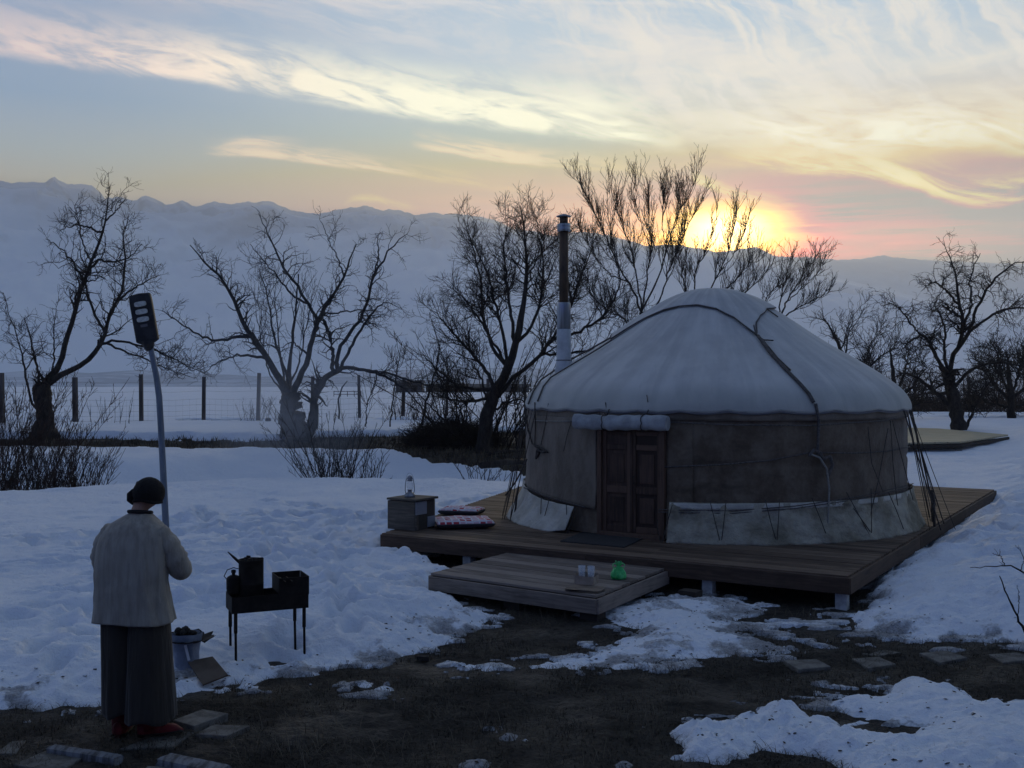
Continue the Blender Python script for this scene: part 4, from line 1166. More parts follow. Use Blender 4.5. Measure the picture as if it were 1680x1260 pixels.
def nrmz(v): return v / (np.linalg.norm(v, axis=-1, keepdims=True) + 1e-9)
def grow(P, Rr, per, ln, ang=(35, 75), up=.25, curl=.35, K=6, t0=.25, rf=.6, rmin=.004, rtip=.003, rg=None, taper=.6, droop=0.0):
    """side shoots from the parent polylines; per = shoots per metre"""
    rg = rg or rng
    L = np.linalg.norm(np.diff(P, axis=1), axis=2).sum(1)
    n = rg.poisson(np.maximum(L * per, .3))
    idx = np.repeat(np.arange(len(P)), n)
    if len(idx) == 0: return np.zeros((0, K, 3)), np.zeros((0, K))
    t = t0 + (1 - t0) * rg.random(len(idx)) ** 1.1
    Kp = P.shape[1]; s = t * (Kp - 1); i0 = np.minimum(s.astype(int), Kp - 2); f = (s - i0)[:, None]
    p = P[idx, i0] * (1 - f) + P[idx, i0 + 1] * f
    r = Rr[idx, i0] * (1 - f[:, 0]) + Rr[idx, i0 + 1] * f[:, 0]
    T = nrmz(P[idx, i0 + 1] - P[idx, i0])
    q = nrmz(np.cross(T, nrmz(rg.normal(size=T.shape))))
    a = np.radians(rg.uniform(ang[0], ang[1], len(idx)))[:, None]
    d = nrmz(T * np.cos(a) + q * np.sin(a) + np.array([0, 0, up]))
    le = (ln * rg.uniform(.45, 1.25, len(idx)) * (1 - taper * (t - t0)))[:, None]
    pts = [p]; 
    for k in range(K - 1):
        pts.append(pts[-1] + d * le / (K - 1))
        d = nrmz(d + rg.normal(size=d.shape) * curl * .55 + np.array([0, 0, up * .35 - droop]))
    Q = np.stack(pts, 1)
    r0 = np.clip(r * rf, rmin, None)
    rr = r0[:, None] * (1 - np.linspace(0, 1, K)[None, :]) + np.minimum(rtip, r0)[:, None] * np.linspace(0, 1, K)[None, :]
    return Q, rr
def resample(pts, K, jit, sm=True, rg=rng):
    pts = np.array(pts, float)
    s = np.concatenate([[0], np.cumsum(np.linalg.norm(np.diff(pts[:, :3], axis=0), axis=1))])
    t = np.linspace(0, s[-1], K)
    Q = np.stack([np.interp(t, s, pts[:, c]) for c in range(4)], 1)
    Q[1:-1] = Q[1:-1] * .6 + (Q[:-2] + Q[2:]) * .2
    Q[1:-1, :3] += rg.normal(size=(K - 2, 3)) * jit
    return Q
def barkmat(name, c1, c2): return mat(name, mottled(c1, c2, 7, 5, .7, .35, .65, (1, 1, .35)), .95, nb(18, .9, .03, 4, (1, 1, .3)))
m_bark = barkmat('dark_bark', (.016, .013, .012), (.045, .038, .034))
m_bark2 = barkmat('grey_bark', (.030, .030, .032), (.075, .072, .072))
m_twig = mat('dark_twigs', mottled((.016, .012, .011), (.036, .028, .024), 3), .9)
m_twigb = mat('brown_twigs', mottled((.030, .018, .014), (.060, .038, .030), 3), .9)
m_twig2 = mat('grey_twigs', mottled((.030, .030, .033), (.060, .058, .060), 3), .9)
def dfield(px, py, s): return .55 * math.sin(px / 31 + s) + .45 * math.sin(py / 43 + s * 1.7)
def tree(label, d, base, limbs, levels, name='bare_tree', cat='tree', group='bare winter trees around the yard', bark=None, twig=None, seed=0, depth=1.0, rscale=1.0, K=20, jit=.02):
    """limbs: lists of (px, py, radius px); the first one is the trunk. levels: list of dicts for grow()"""
    rg = np.random.default_rng(seed)
    bx, by = base
    X0 = (bx - 840) / F * d
    zb = float(ground_z(np.array([X0]), np.array([d]))[0])
    root = thing(name, label, cat, (X0, d, zb), 0, group)
    LP, LR = [], []
    for li, L in enumerate(limbs):
        pts = []
        for q in L:
            px, py = q[0], q[1]; r = (q[2] if len(q) > 2 else None)
            hgt = max(0, by - py) / 150
            dd = d + dfield(px, py, seed) * min(1, hgt) * depth
            w = at(px, py, d)
            w = Vector(((px - 840) / F * dd, dd, CAMZ - (py - 630) / F * dd))
            pts.append([w.x - X0, w.y - d, w.z - zb, (r * d / F if r else -1) * rscale if r else -1])
        rr = [p[3] for p in pts]
        known = [i for i, v in enumerate(rr) if v > 0]; rr = [v * (.85 if li == 0 else .50) for v in rr]
        rr = np.interp(range(len(rr)), known, [rr[i] for i in known])
        for i, p in enumerate(pts): p[3] = rr[i]
        if li == 0:
            pts[0][2] = min(pts[0][2], -.15)
        if li > 0 and LP:
            A_ = np.concatenate(LP); dd_ = np.hypot(A_[:, 0] - pts[0][0], A_[:, 2] - pts[0][2]); j_ = int(dd_.argmin())
            if dd_[j_] < .06 * d / 3.5:
                oy = A_[j_, 1] - pts[0][1]; pts[0][0], pts[0][1], pts[0][2] = A_[j_]
                for q_ in range(1, len(pts)): pts[q_][1] += oy
        Q = resample(pts, K, jit, rg=rg)
        LP.append(Q[:, :3]); LR.append(Q[:, 3])
        V, Fq = tubes(Q[None, :, :3], Q[None, :, 3] * (1 + .10 * rg.normal(size=(1, K)) * (li == 0)), 8 if li < 3 else 6)
        link('trunk' if li == 0 else 'limb', mesh_from('limb', V, Fq, True), bark or m_bark, root)
    if len(limbs[0]) > 4:
        h_ = int(K * .5); tt_ = np.linspace(h_, K - 1, K)
        LP.append(np.stack([np.interp(tt_, np.arange(K), LP[0][:, c]) for c in range(3)], 1)); LR.append(np.interp(tt_, np.arange(K), LR[0]))
    P = np.stack(LP[1:]); Rr = np.stack(LR[1:])
    out = []; cur = (P, Rr)
    for lv in levels:
        Q, q = grow(cur[0], cur[1], rg=rg, **lv)
        if len(Q) == 0: break
        out.append(tubes(Q, q, 3)); cur = (Q, q)
    V, Fq = merge(out)
    link('twigs', mesh_from('twigs', V, Fq), twig or m_twig, root, kind='stuff')
    return root
RT = .0055
def LV(a, b, c, l=(1.5, .8, .4), up=.2, ang=(30, 70), curl=.45, droop=0.0, rt=RT, t0=.3):
    l = [v * 1.3 for v in l]; a *= 1.35; b *= 1.3; c *= 1.15
    return [dict(per=a, ln=l[0], up=up, ang=ang, curl=curl, K=8, t0=t0, rf=.55, rmin=rt * 2.1, rtip=rt * 1.3, droop=droop),
            dict(per=b, ln=l[1], up=up, ang=ang, curl=curl, K=6, t0=.15, rf=.6, rmin=rt * 1.4, rtip=rt, droop=droop),
            dict(per=c, ln=l[2], up=up * .8, ang=(25, 65), curl=curl, K=4, t0=.1, rf=.7, rmin=rt, rtip=rt * .8, droop=droop)]
tree('old gnarled tree with a forked trunk, leftmost, standing behind the left bush', 37.0, (72, 728),
     [[(70, 735, 30), (72, 712, 25), (75, 690, 17), (73, 665, 16), (68, 640, 19), (74, 630, 14)],
      [(74, 636, 14), (90, 612, 11), (105, 590, 9), (107, 562, 8.5), (118, 535, 8), (126, 500, 7), (136, 465, 6), (150, 430, 5), (165, 395, 4), (172, 360, 3), (178, 330, 2), (180, 306, 1)],
      [(78, 638, 12), (105, 612, 9.5), (140, 596, 8.5), (162, 575, 8), (171, 555, 7), (172, 530, 5.5), (190, 500, 5), (203, 465, 4), (206, 425, 3), (200, 390, 2), (212, 350, 1)],
      [(168, 545, 5), (155, 515, 4.5), (148, 490, 4), (140, 470, 3), (150, 440, 2)],
      [(168, 568, 5), (185, 558, 4), (215, 562, 3.5), (250, 572, 3), (285, 590, 2), (318, 604, 1)],
      [(175, 572, 4), (205, 578, 3), (235, 588, 2.5), (270, 605, 1.5), (310, 618, 1)],
      [(192, 498, 4), (215, 478, 3), (240, 462, 2), (262, 452, 1)],
      [(163, 385, 4), (145, 372, 3), (122, 368, 2.5), (98, 378, 1)],
      [(138, 462, 4), (120, 430, 3), (100, 408, 2), (75, 392, 1)],
      [(140, 440, 4), (160, 425, 4), (185, 430, 3), (215, 420, 2), (232, 400, 1)],
      [(172, 370, 3), (190, 345, 2), (205, 322, 1)],
      [(150, 432, 3), (135, 400, 2.5), (128, 365, 2), (122, 335, 1)],
      [(74, 640, 6), (60, 600, 4), (52, 560, 3), (40, 520, 1)],
      [(68, 690, 5), (50, 660, 4), (42, 620, 3.5), (35, 575, 2.5), (20, 530, 1.5), (5, 480, 1)],
      [(88, 618, 3), (90, 585, 3), (88, 550, 2), (92, 515, 1)]],
     LV(3.4, 3.8, 3.6, (.95, .55, .28), .2, (30, 80), .6, rt=.0048), seed=5, group=None)
tree('wide spreading grey tree with a thick double trunk, left of centre behind the shrub', 36.5, (493, 722),
     [[(485, 728, 30), (480, 700, 26), (478, 670, 22), (478, 645, 18)],
      [(512, 728, 24), (513, 700, 20), (516, 665, 14), (518, 640, 12), (535, 620, 10), (560, 604, 9)],
      [(478, 648, 15), (455, 615, 11), (432, 580, 9.5), (412, 550, 8), (392, 515, 7), (380, 480, 5), (360, 455, 4), (335, 430, 3), (312, 402, 1.5)],
      [(405, 560, 6), (385, 555, 5), (355, 560, 4), (325, 548, 3), (290, 525, 2), (268, 510, 1)],
      [(432, 590, 5), (405, 582, 4), (380, 585, 3), (355, 595, 2), (335, 612, 1)],
      [(482, 650, 13), (492, 620, 10), (505, 585, 9), (515, 550, 7.5), (524, 520, 6.5), (545, 488, 5), (562, 460, 4), (572, 430, 3), (585, 400, 1.5)],
      [(523, 522, 5.5), (505, 498, 5), (488, 470, 4.5), (468, 445, 4), (452, 412, 3), (440, 385, 2), (424, 350, 1)],
      [(505, 500, 4), (485, 490, 3.5), (468, 472, 3), (452, 450, 2), (430, 425, 2), (410, 400, 1)],
      [(545, 612, 7), (546, 580, 6), (542, 550, 5.5), (530, 525, 5)],
      [(553, 606, 8), (552, 580, 6.5), (570, 552, 6), (592, 525, 5), (604, 490, 4.5), (612, 455, 4), (628, 425, 3), (648, 400, 2), (668, 384, 1)],
      [(562, 604, 6), (578, 565, 5), (595, 535, 4), (612, 512, 3.5), (632, 495, 2), (655, 505, 1)],
      [(560, 604, 7), (585, 604, 6), (612, 610, 5), (640, 622, 4), (668, 640, 3), (690, 665, 2), (706, 692, 1.2)],
      [(600, 606, 4), (635, 612, 3.5), (675, 625, 3), (705, 632, 2), (735, 640, 1)],
      [(540, 620, 6), (525, 625, 5), (512, 640, 5)],
      [(482, 655, 6), (470, 610, 4.5), (450, 560, 3.5), (445, 520, 2.5), (438, 480, 2), (425, 440, 1)],
      [(505, 590, 4), (490, 570, 3), (478, 560, 2), (460, 570, 1)],
      [(612, 458, 3), (622, 420, 2.5), (618, 385, 1)],
      [(565, 455, 3), (555, 425, 2), (540, 395, 1.5), (528, 365, 1)],
      [(525, 520, 3), (560, 512, 2.5), (590, 508, 2), (625, 512, 1)]],
     LV(2.4, 3.4, 3.4, (.95, .55, .27), .12, (30, 80), .6, .03, rt=.0045), seed=8, bark=m_bark2, twig=m_twig2, group=None)
tree('slender bluish tree close behind the wide spreading tree', 43.0, (470, 692),
     [[(470, 696, 13), (470, 660, 10), (471, 640, 8), (474, 610, 4), (480, 560, 3), (485, 500, 2), (490, 450, 1)],
      [(471, 645, 5), (462, 600, 3), (455, 540, 2), (450, 480, 1)], [(472, 640, 4), (490, 600, 3), (500, 550, 2), (512, 490, 1)], [(470, 650, 4), (445, 620, 2.5), (430, 570, 2), (420, 510, 1)]],
     LV(1.2, 2.2, 2, (1.6, .8, .4), .5, (15, 45), .25), seed=12, bark=m_bark2, twig=m_twig2, group=None)
tree('thin sapling with a few dead leaves between the wide tree and the dense dark tree', 40.0, (690, 700),
     [[(690, 705, 3), (695, 680, 2.5), (705, 640, 2), (716, 600, 1.5), (722, 565, 1)], [(640, 700, 2.5), (645, 660, 2), (650, 610, 1.5), (660, 560, 1)], [(735, 705, 3), (728, 670, 2), (722, 640, 1.5), (735, 600, 1)], [(600, 700, 2), (602, 660, 1.6), (612, 640, 1)], [(715, 700, 3), (700, 660, 2), (680, 640, 1.5), (660, 620, 1)]],
     LV(1.6, 2.2, 2.2, (1.1, .6, .3), .4, (20, 60), .35), seed=14, name='sapling', cat='sapling', twig=m_twigb, group=None)
tree('dense dark tree with a tangled crown just left of the stovepipe', 34.0, (795, 708),
     [[(790, 716, 17), (796, 690, 14), (803, 665, 12), (815, 640, 11), (834, 608, 9), (846, 565, 7), (856, 510, 5), (866, 450, 3.5), (862, 395, 2), (855, 345, 1)],
      [(812, 645, 8), (780, 640, 5), (748, 632, 4), (722, 610, 2.5), (700, 590, 1)],
      [(820, 635, 7), (792, 600, 5.5), (765, 570, 4), (742, 545, 3), (716, 512, 1)],
      [(832, 610, 7), (808, 570, 5.5), (792, 520, 4.5), (790, 465, 3.5), (778, 415, 2.5), (762, 362, 1)],
      [(838, 598, 6), (826, 550, 5), (812, 495, 4), (800, 450, 3), (782, 410, 2), (770, 385, 1)],
      [(846, 570, 6), (838, 520, 5), (832, 460, 4), (824, 410, 2.5), (832, 360, 1)],
      [(808, 655, 8), (842, 620, 7), (882, 590, 6), (910, 550, 5), (938, 500, 4), (952, 455, 3), (968, 415, 2), (978, 385, 1)],
      [(850, 560, 6), (876, 530, 5), (890, 480, 4), (892, 430, 3), (884, 390, 2), (878, 350, 1)],
      [(905, 555, 5), (950, 545, 4.5), (990, 520, 4), (1012, 485, 3), (1018, 450, 2), (1008, 420, 1)],
      [(884, 588, 5), (930, 580, 4), (975, 575, 3), (1015, 560, 2), (1040, 530, 1)],
      [(815, 645, 6), (770, 660, 4), (735, 655, 3), (705, 640, 1)],
      [(800, 675, 5), (830, 660, 4), (852, 655, 2), (870, 665, 1)],
      [(838, 598, 5), (800, 545, 4), (770, 500, 3), (752, 480, 1.5), (735, 470, 1)],
      [(866, 450, 3), (885, 420, 2.5), (905, 400, 2), (925, 385, 1)],
      [(938, 500, 4), (930, 450, 3), (925, 410, 2), (915, 380, 1)],
      [(800, 660, 4), (790, 620, 3), (770, 590, 2), (740, 575, 1)]],
     LV(5.6, 4.6, 3.6, (1.0, .60, .32), .22, (25, 70), .45, rt=.0048), seed=21, group=None, rscale=1.0)
tree('tall upright tree behind the tent roof whose crown reaches the sunset, right of the stovepipe', 31.0, (1062, 740),
     [[(1062, 745, 13), (1060, 640, 11), (1058, 560, 9), (1052, 512, 7)],
      [(1052, 515, 6), (1036, 470, 5), (1012, 432, 4), (996, 395, 3.2), (978, 350, 2.4), (962, 318, 1.6), (944, 288, 1)],
      [(1054, 512, 5), (1046, 462, 4.2), (1038, 412, 3.4), (1018, 362, 2.4), (1004, 318, 1.6), (998, 285, 1)],
      [(1056, 510, 5), (1062, 458, 4), (1068, 405, 3), (1064, 352, 2), (1066, 305, 1)],
      [(1056, 512, 5.5), (1078, 462, 4.4), (1094, 412, 3.5), (1108, 362, 2.6), (1132, 318, 1.6), (1147, 284, 1)],
      [(1062, 540, 5), (1086, 488, 4.4), (1100, 440, 3.6), (1120, 392, 2.6), (1138, 350, 1.6), (1156, 322, 1)],
      [(1010, 430, 3), (1000, 380, 2.4), (1012, 335, 1.6), (1030, 292, 1)],
      [(1095, 410, 3), (1085, 370, 2.2), (1090, 330, 1.5), (1098, 300, 1)],
      [(1036, 470, 3.6), (1000, 450, 3), (975, 420, 2), (955, 385, 1)],
      [(1058, 560, 5), (1020, 520, 4), (985, 500, 3), (960, 470, 1.5)],
      [(1120, 392, 2.5), (1122, 350, 2), (1112, 315, 1)],
      [(1068, 405, 2.5), (1050, 365, 2), (1042, 325, 1.4), (1048, 295, 1)]],
     LV(6.0, 4.6, 3.4, (.82, .46, .24), .5, (15, 45), .25, rt=.0042), rscale=.62, seed=25, group=None)
tree('low fan shaped tree behind the top of the tent, its twigs crossing the brightest glow', 32.0, (1155, 740),
     [[(1155, 745, 11), (1152, 640, 9), (1150, 560, 8), (1146, 520, 6)],
      [(1146, 522, 5), (1138, 480, 4), (1144, 440, 3.2), (1160, 405, 2.4), (1174, 372, 1.6), (1178, 335, 1)],
      [(1148, 520, 5), (1162, 480, 4), (1184, 440, 3), (1198, 400, 2), (1206, 362, 1.4), (1208, 330, 1)],
      [(1150, 520, 5), (1180, 485, 4), (1208, 458, 3), (1232, 432, 2), (1262, 412, 1)],
      [(1150, 525, 5), (1190, 500, 4), (1226, 478, 3), (1256, 448, 2), (1268, 430, 1)],
      [(1146, 525, 4), (1124, 480, 3), (1118, 440, 2.4), (1108, 410, 1)],
      [(1184, 440, 2.5), (1210, 410, 2), (1222, 380, 1.4), (1230, 350, 1)]],
     LV(6.5, 4.6, 3.4, (.72, .42, .22), .42, (15, 45), .25, rt=.0042), rscale=.62, seed=27, group=None)
tree('leaning bare tree showing over the right slope of the tent roof', 33.0, (1262, 740),
     [[(1262, 745, 10), (1264, 640, 8), (1268, 560, 7), (1274, 530, 5)],
      [(1274, 532, 5), (1288, 500, 4), (1304, 472, 3), (1322, 444, 2), (1346, 414, 1)],
      [(1276, 532, 4), (1304, 508, 3), (1332, 492, 2), (1366, 478, 1)],
      [(1274, 535, 4), (1280, 490, 3), (1290, 450, 2), (1298, 420, 1)],
      [(1270, 540, 4), (1250, 510, 3), (1262, 480, 2), (1290, 462, 1)],
      [(1288, 500, 3), (1318, 470, 2), (1340, 450, 1.4), (1356, 430, 1)]],
     LV(6.5, 4.6, 3.4, (.72, .42, .22), .36, (18, 50), .28, rt=.0045), rscale=.7, seed=29, group=None)
tree('low scrubby tree just beyond the right edge of the tent roof', 38.0, (1400, 725),
     [[(1400, 730, 9), (1402, 660, 7), (1395, 610, 5), (1378, 570, 3), (1366, 545, 2), (1352, 522, 1)],
      [(1400, 620, 4), (1388, 580, 3), (1392, 545, 2), (1402, 515, 1)],
      [(1402, 640, 4), (1430, 600, 3), (1455, 575, 2), (1490, 570, 1)],
      [(1402, 640, 4), (1370, 605, 3), (1345, 590, 2), (1325, 585, 1)],
      [(1402, 650, 4), (1420, 610, 3), (1425, 570, 2), (1445, 545, 1)]],
     LV(4.2, 3.6, 3, (1.0, .55, .3), .2, (25, 70), .4), seed=31, group=None)
tree('round crowned old tree with drooping twigs beside the pale platform, far right', 40.5, (1572, 722),
     [[(1575, 730, 19), (1572, 700, 15), (1567, 670, 13), (1560, 640, 12), (1556, 610, 11)],
      [(1556, 615, 9), (1566, 580, 8), (1578, 555, 7), (1580, 525, 6), (1572, 490, 5), (1570, 455, 3.5), (1560, 425, 2), (1550, 402, 1)],
      [(1570, 575, 7), (1588, 548, 6), (1598, 515, 5), (1614, 480, 4), (1638, 450, 3), (1662, 432, 2), (1690, 428, 1)],
      [(1590, 545, 5), (1620, 520, 4), (1652, 505, 3.5), (1684, 505, 2), (1712, 525, 1)],
      [(1572, 500, 4), (1552, 475, 3.5), (1535, 462, 2.5), (1518, 470, 1)],
      [(1552, 618, 8), (1538, 590, 6.5), (1526, 562, 6), (1516, 548, 5), (1506, 552, 4), (1492, 560, 3), (1478, 575, 1)],
      [(1512, 550, 3), (1494, 530, 3), (1478, 508, 2.4), (1462, 496, 1.6), (1446, 502, 1)],
      [(1560, 672, 9), (1540, 648, 7), (1518, 630, 6), (1500, 616, 4.5), (1482, 612, 3), (1462, 622, 1)],
      [(1582, 535, 5), (1596, 500, 4), (1592, 465, 3), (1600, 435, 2), (1610, 415, 1)],
      [(1565, 640, 7), (1592, 605, 5), (1625, 594, 4), (1660, 596, 3), (1700, 612, 1)],
      [(1580, 722, 6), (1590, 690, 5), (1604, 660, 4), (1620, 632, 3), (1638, 605, 1.4)],
      [(1580, 525, 4), (1560, 510, 3), (1545, 500, 2), (1530, 512, 1)],
      [(1556, 610, 6), (1548, 580, 5), (1552, 548, 4), (1546, 520, 3), (1532, 500, 1.4)]],
     LV(5.2, 4.6, 4.2, (.85, .52, .30), .05, (35, 85), .55, .10), seed=33, group=None)
tree('dark bushy tree at the right edge of the picture behind the round crowned tree', 52.0, (1660, 690),
     [[(1660, 695, 10), (1658, 650, 7), (1655, 610, 4), (1650, 575, 1)], [(1660, 660, 6), (1630, 630, 4), (1610, 600, 1)], [(1660, 660, 6), (1690, 630, 4), (1712, 590, 1)], [(1660, 670, 5), (1620, 660, 3), (1595, 640, 1)], [(1660, 670, 5), (1700, 660, 3), (1730, 630, 1)], [(1658, 650, 5), (1640, 610, 4), (1635, 575, 1)], [(1658, 650, 5), (1676, 600, 4), (1680, 565, 1)]],
     LV(5.5, 4.6, 3.6, (1.3, .75, .42), .15, (25, 80), .5, rt=.009), seed=37, group=None)
tree('dark bushy thicket tree standing between the tent roof and the round crowned tree', 50.0, (1470, 695),
     [[(1470, 700, 9), (1468, 650, 6), (1465, 610, 4), (1460, 570, 1)], [(1470, 665, 5), (1440, 630, 4), (1420, 600, 1)], [(1470, 665, 5), (1500, 630, 4), (1520, 600, 1)], [(1470, 675, 5), (1430, 655, 3), (1405, 635, 1)], [(1468, 650, 5), (1485, 610, 4), (1492, 575, 1)], [(1470, 680, 5), (1510, 660, 3), (1530, 640, 1)]],
     LV(4.6, 4.4, 3.4, (1.2, .7, .4), .15, (25, 80), .5, rt=.009), seed=39, group=None)
def bush(label, d, pxs, by, top, n, name='shrub', cat='shrub', seed=1, lean=.25, mt=None, r0=.012, lv=None, zb=None, group=None):
    """many stems rising from the ground between two photo columns; top(px) gives the photo row they reach"""
    rg = np.random.default_rng(seed)
    cx = (pxs[0] + pxs[1]) / 2; X0 = (cx - 840) / F * d
    z0 = float(ground_z(np.array([X0]), np.array([d]))[0])
    root = thing(name, label, cat, (X0, d, z0), 0, group)
    K = 8; P = np.zeros((n, K, 3)); Rr = np.zeros((n, K))
    for i in range(n):
        px = rg.uniform(*pxs); dd = d + rg.normal(0, .35)
        x = (px - 840) / F * dd - X0; yv_ = dd - d
        zt = CAMZ - (top(px) - 630) / F * d - z0
        h = max(.3, zt * rg.uniform(.6, 1.05))
        dirx = rg.normal(0, lean) + (px - cx) / max(1, (pxs[1] - pxs[0])) * lean * 1.2; diry = rg.normal(0, lean)
        t = np.linspace(0, 1, K)
        P[i, :, 0] = x + dirx * h * t ** 1.2 + np.cumsum(rg.normal(0, .02, K)); P[i, :, 1] = yv_ + diry * h * t ** 1.2 + np.cumsum(rg.normal(0, .02, K))
        P[i, :, 2] = -.15 + (h + .15) * t; Rr[i] = r0 * (1 - t * .7)
    out = [tubes(P, Rr, 4)]
    link('stems', mesh_from('stems', *out[0]), mt or m_twig, root, kind='stuff')
    cur = (P, Rr); out = []
    for l in (lv or [dict(per=4.5, ln=.5, up=.35, ang=(20, 55), curl=.35, K=5, t0=.2, rf=.6, rmin=.006, rtip=.004), dict(per=5, ln=.25, up=.3, ang=(20, 60), curl=.35, K=4, t0=.1, rf=.7, rmin=.004, rtip=.003)]):
        Q, q = grow(cur[0], cur[1], rg=rg, **l); out.append(tubes(Q, q, 3)); cur = (Q, q)
    V, Fq = merge(out); link('twigs', mesh_from('twigs', V, Fq), mt or m_twig, root, kind='stuff')
    return root
bush('big leafless bush with dark reddish stems at the left edge of the picture', 23.6, (-60, 62), 800, lambda p: 612 + abs(p - 10) * .35, 95, seed=51, mt=m_twigb)
bush('low leafless bush right of the big bush at the left edge', 24.2, (70, 150), 800, lambda p: 690 + (p - 70) * .3, 64, seed=52, mt=m_twigb)
bush('leafless shrub in the snow in front of the wide spreading tree', 25.4, (525, 585), 790, lambda p: 655, 44, seed=53, lean=.42)
bush('small leafless shrub right of the larger one, in front of the lantern box snow', 25.6, (590, 612), 790, lambda p: 735, 9, seed=54, lean=.30, r0=.014)
bush('wide tangled thicket spreading round the trunk of the dense dark tree', 35.0, (725, 868), 712, lambda p: 505 + abs(p - 800) * .9, 46, name='thicket', cat='thicket', seed=63, lean=.42, r0=.022)
bush('tiny bare shrub between the lantern and the tent', 24.5, (776, 800), 775, lambda p: 728, 10, seed=55, lean=.35)
bush('thin dry stems along the fence behind the left tree', 46.0, (395, 450), 695, lambda p: 655, 14, seed=56, lean=.2, name='dry_weeds', cat='weeds')
bush('dry brown weeds beside the fence right of the wide tree', 47.0, (640, 720), 690, lambda p: 648, 40, seed=57, lean=.25, name='dry_weeds', cat='weeds', mt=m_twigb)
bush('bare thin stems in front of the fence between the two left posts', 44.0, (150, 215), 700, lambda p: 640, 12, seed=58, lean=.12, name='dry_weeds', cat='weeds', lv=[dict(per=2, ln=.4, up=.5, ang=(15, 40), curl=.3, K=5, t0=.3, rf=.6, rmin=.005, rtip=.004)])
# bare twig shrub in the right foreground
tree('thin bare branch sticking out of the snow at the right edge of the foreground', 9.0, (1705, 1080),
     [[(1705, 1085, 3), (1690, 1050, 2.5), (1668, 1010, 2), (1652, 975, 1.5), (1640, 945, 1)],
      [(1740, 1000, 4), (1712, 965, 3.5), (1680, 940, 3), (1655, 926, 2.2), (1625, 930, 1.5), (1592, 931, 1)],
      [(1705, 1085, 3), (1722, 1030, 3), (1740, 990, 3)],
      [(1650, 926, 1.6), (1640, 912, 1.2), (1628, 908, .8)], [(1668, 1010, 1.6), (1672, 980, 1.2), (1668, 960, .8)], [(1672, 936, 1.6), (1680, 915, 1.2), (1672, 898, .8)]],
     [dict(per=4, ln=.10, up=.2, ang=(30, 70), curl=.4, K=5, t0=.2, rf=.6, rmin=.0022, rtip=.0014), dict(per=6, ln=.05, up=.2, ang=(30, 70), curl=.4, K=4, t0=.1, rf=.7, rmin=.0016, rtip=.001)],
     name='bare_branch', cat='branch', seed=61, group=None, depth=.12, jit=.004)

# ------------------------------------------------------------------ brush pile, far thicket and dry grass
def scatter_twigs(name, n, pos, ln, r, m_, parent=None, loc=None, seed=0, flat=.5, up=.1, **props):
    rg = np.random.default_rng(seed); K = 4
    p = pos(rg, n); d = nrmz(rg.normal(size=(n, 3)) * np.array([1, 1, flat]) + np.array([0, 0, up]))
    le = (ln * rg.uniform(.4, 1.3, n))[:, None]; pts = [p]
    for k in range(K - 1):
        pts.append(pts[-1] + d * le / (K - 1)); d = nrmz(d + rg.normal(size=d.shape) * .2)
    Q = np.stack(pts, 1); rr = np.repeat(r * rg.uniform(.6, 1.3, (n, 1)), K, 1) * np.linspace(1, .5, K)
    V, Fq = tubes(Q, rr, 3)
    return link(name, mesh_from(name, V, Fq), m_, parent, loc, **props)
bpd = 35.5; bx0 = (742 - 840) / F * bpd
bz0 = float(ground_z(np.array([bx0]), np.array([bpd]))[0])
bp = thing('brush_pile', 'dark heap of cut brushwood on the far bank beside the dense tree', 'brush pile', (bx0, bpd, bz0))
mb = MB(); P = []
for j in range(14):
    t = j / 13
    row = []
    for k in range(40):
        a = 2 * PI * k / 40
        rr = (1 - t ** 2.2) * (1 + .15 * float(pn(np.array([math.cos(a) * 2]), np.array([math.sin(a) * 2 + t]), 77)[0]))
        row.append((1.45 * rr * math.cos(a), .8 * rr * math.sin(a), -.1 + .80 * t * (1 + .2 * math.cos(a * 2 + 1))))
    P.append(row)
m_brush = mat('brushwood', mottled((.012, .009, .008), (.035, .026, .022), 6, 5), .95, nb(14, 1, .06))
mb.grid(P, True).build('heap', m_brush, bp, True)
def heap(rg, n):
    a = rg.uniform(0, 2 * PI, n); t = rg.uniform(0, 1, n); q = np.sqrt(1 - t ** 1.8)
    return np.stack([1.5 * q * np.cos(a), .85 * q * np.sin(a), .72 * t], 1)
scatter_twigs('brushwood', 2600, heap, .55, .011, m_twig, bp, seed=5, flat=.6, up=.3)
def thick(rg, n):
    x_ = rg.uniform(13, 38, n); y_ = rg.uniform(60, 70, n)
    return np.stack([x_, y_, .5 + rg.uniform(0, 1, n) ** 1.5 * (1.0 + .6 * np.sin(x_ * .9))], 1)
scatter_twigs('distant_thicket', 9000, thick, 1.1, .016, m_twigb, None, seed=6, flat=1.5, up=1.4, kind='stuff')
def thick2(rg, n):
    x_ = rg.uniform(-9, 3, n); y_ = rg.uniform(55, 60, n)
    return np.stack([x_, y_, .48 + rg.uniform(0, 1, n) ** 2 * .5], 1)
m_dry = mat('dry_grass_blades', mottled((.060, .045, .030), (.15, .12, .080), 1.4), .95)
m_dry2 = mat('dead_grass_near', mottled((.030, .025, .019), (.10, .085, .062), 2.5), .95)
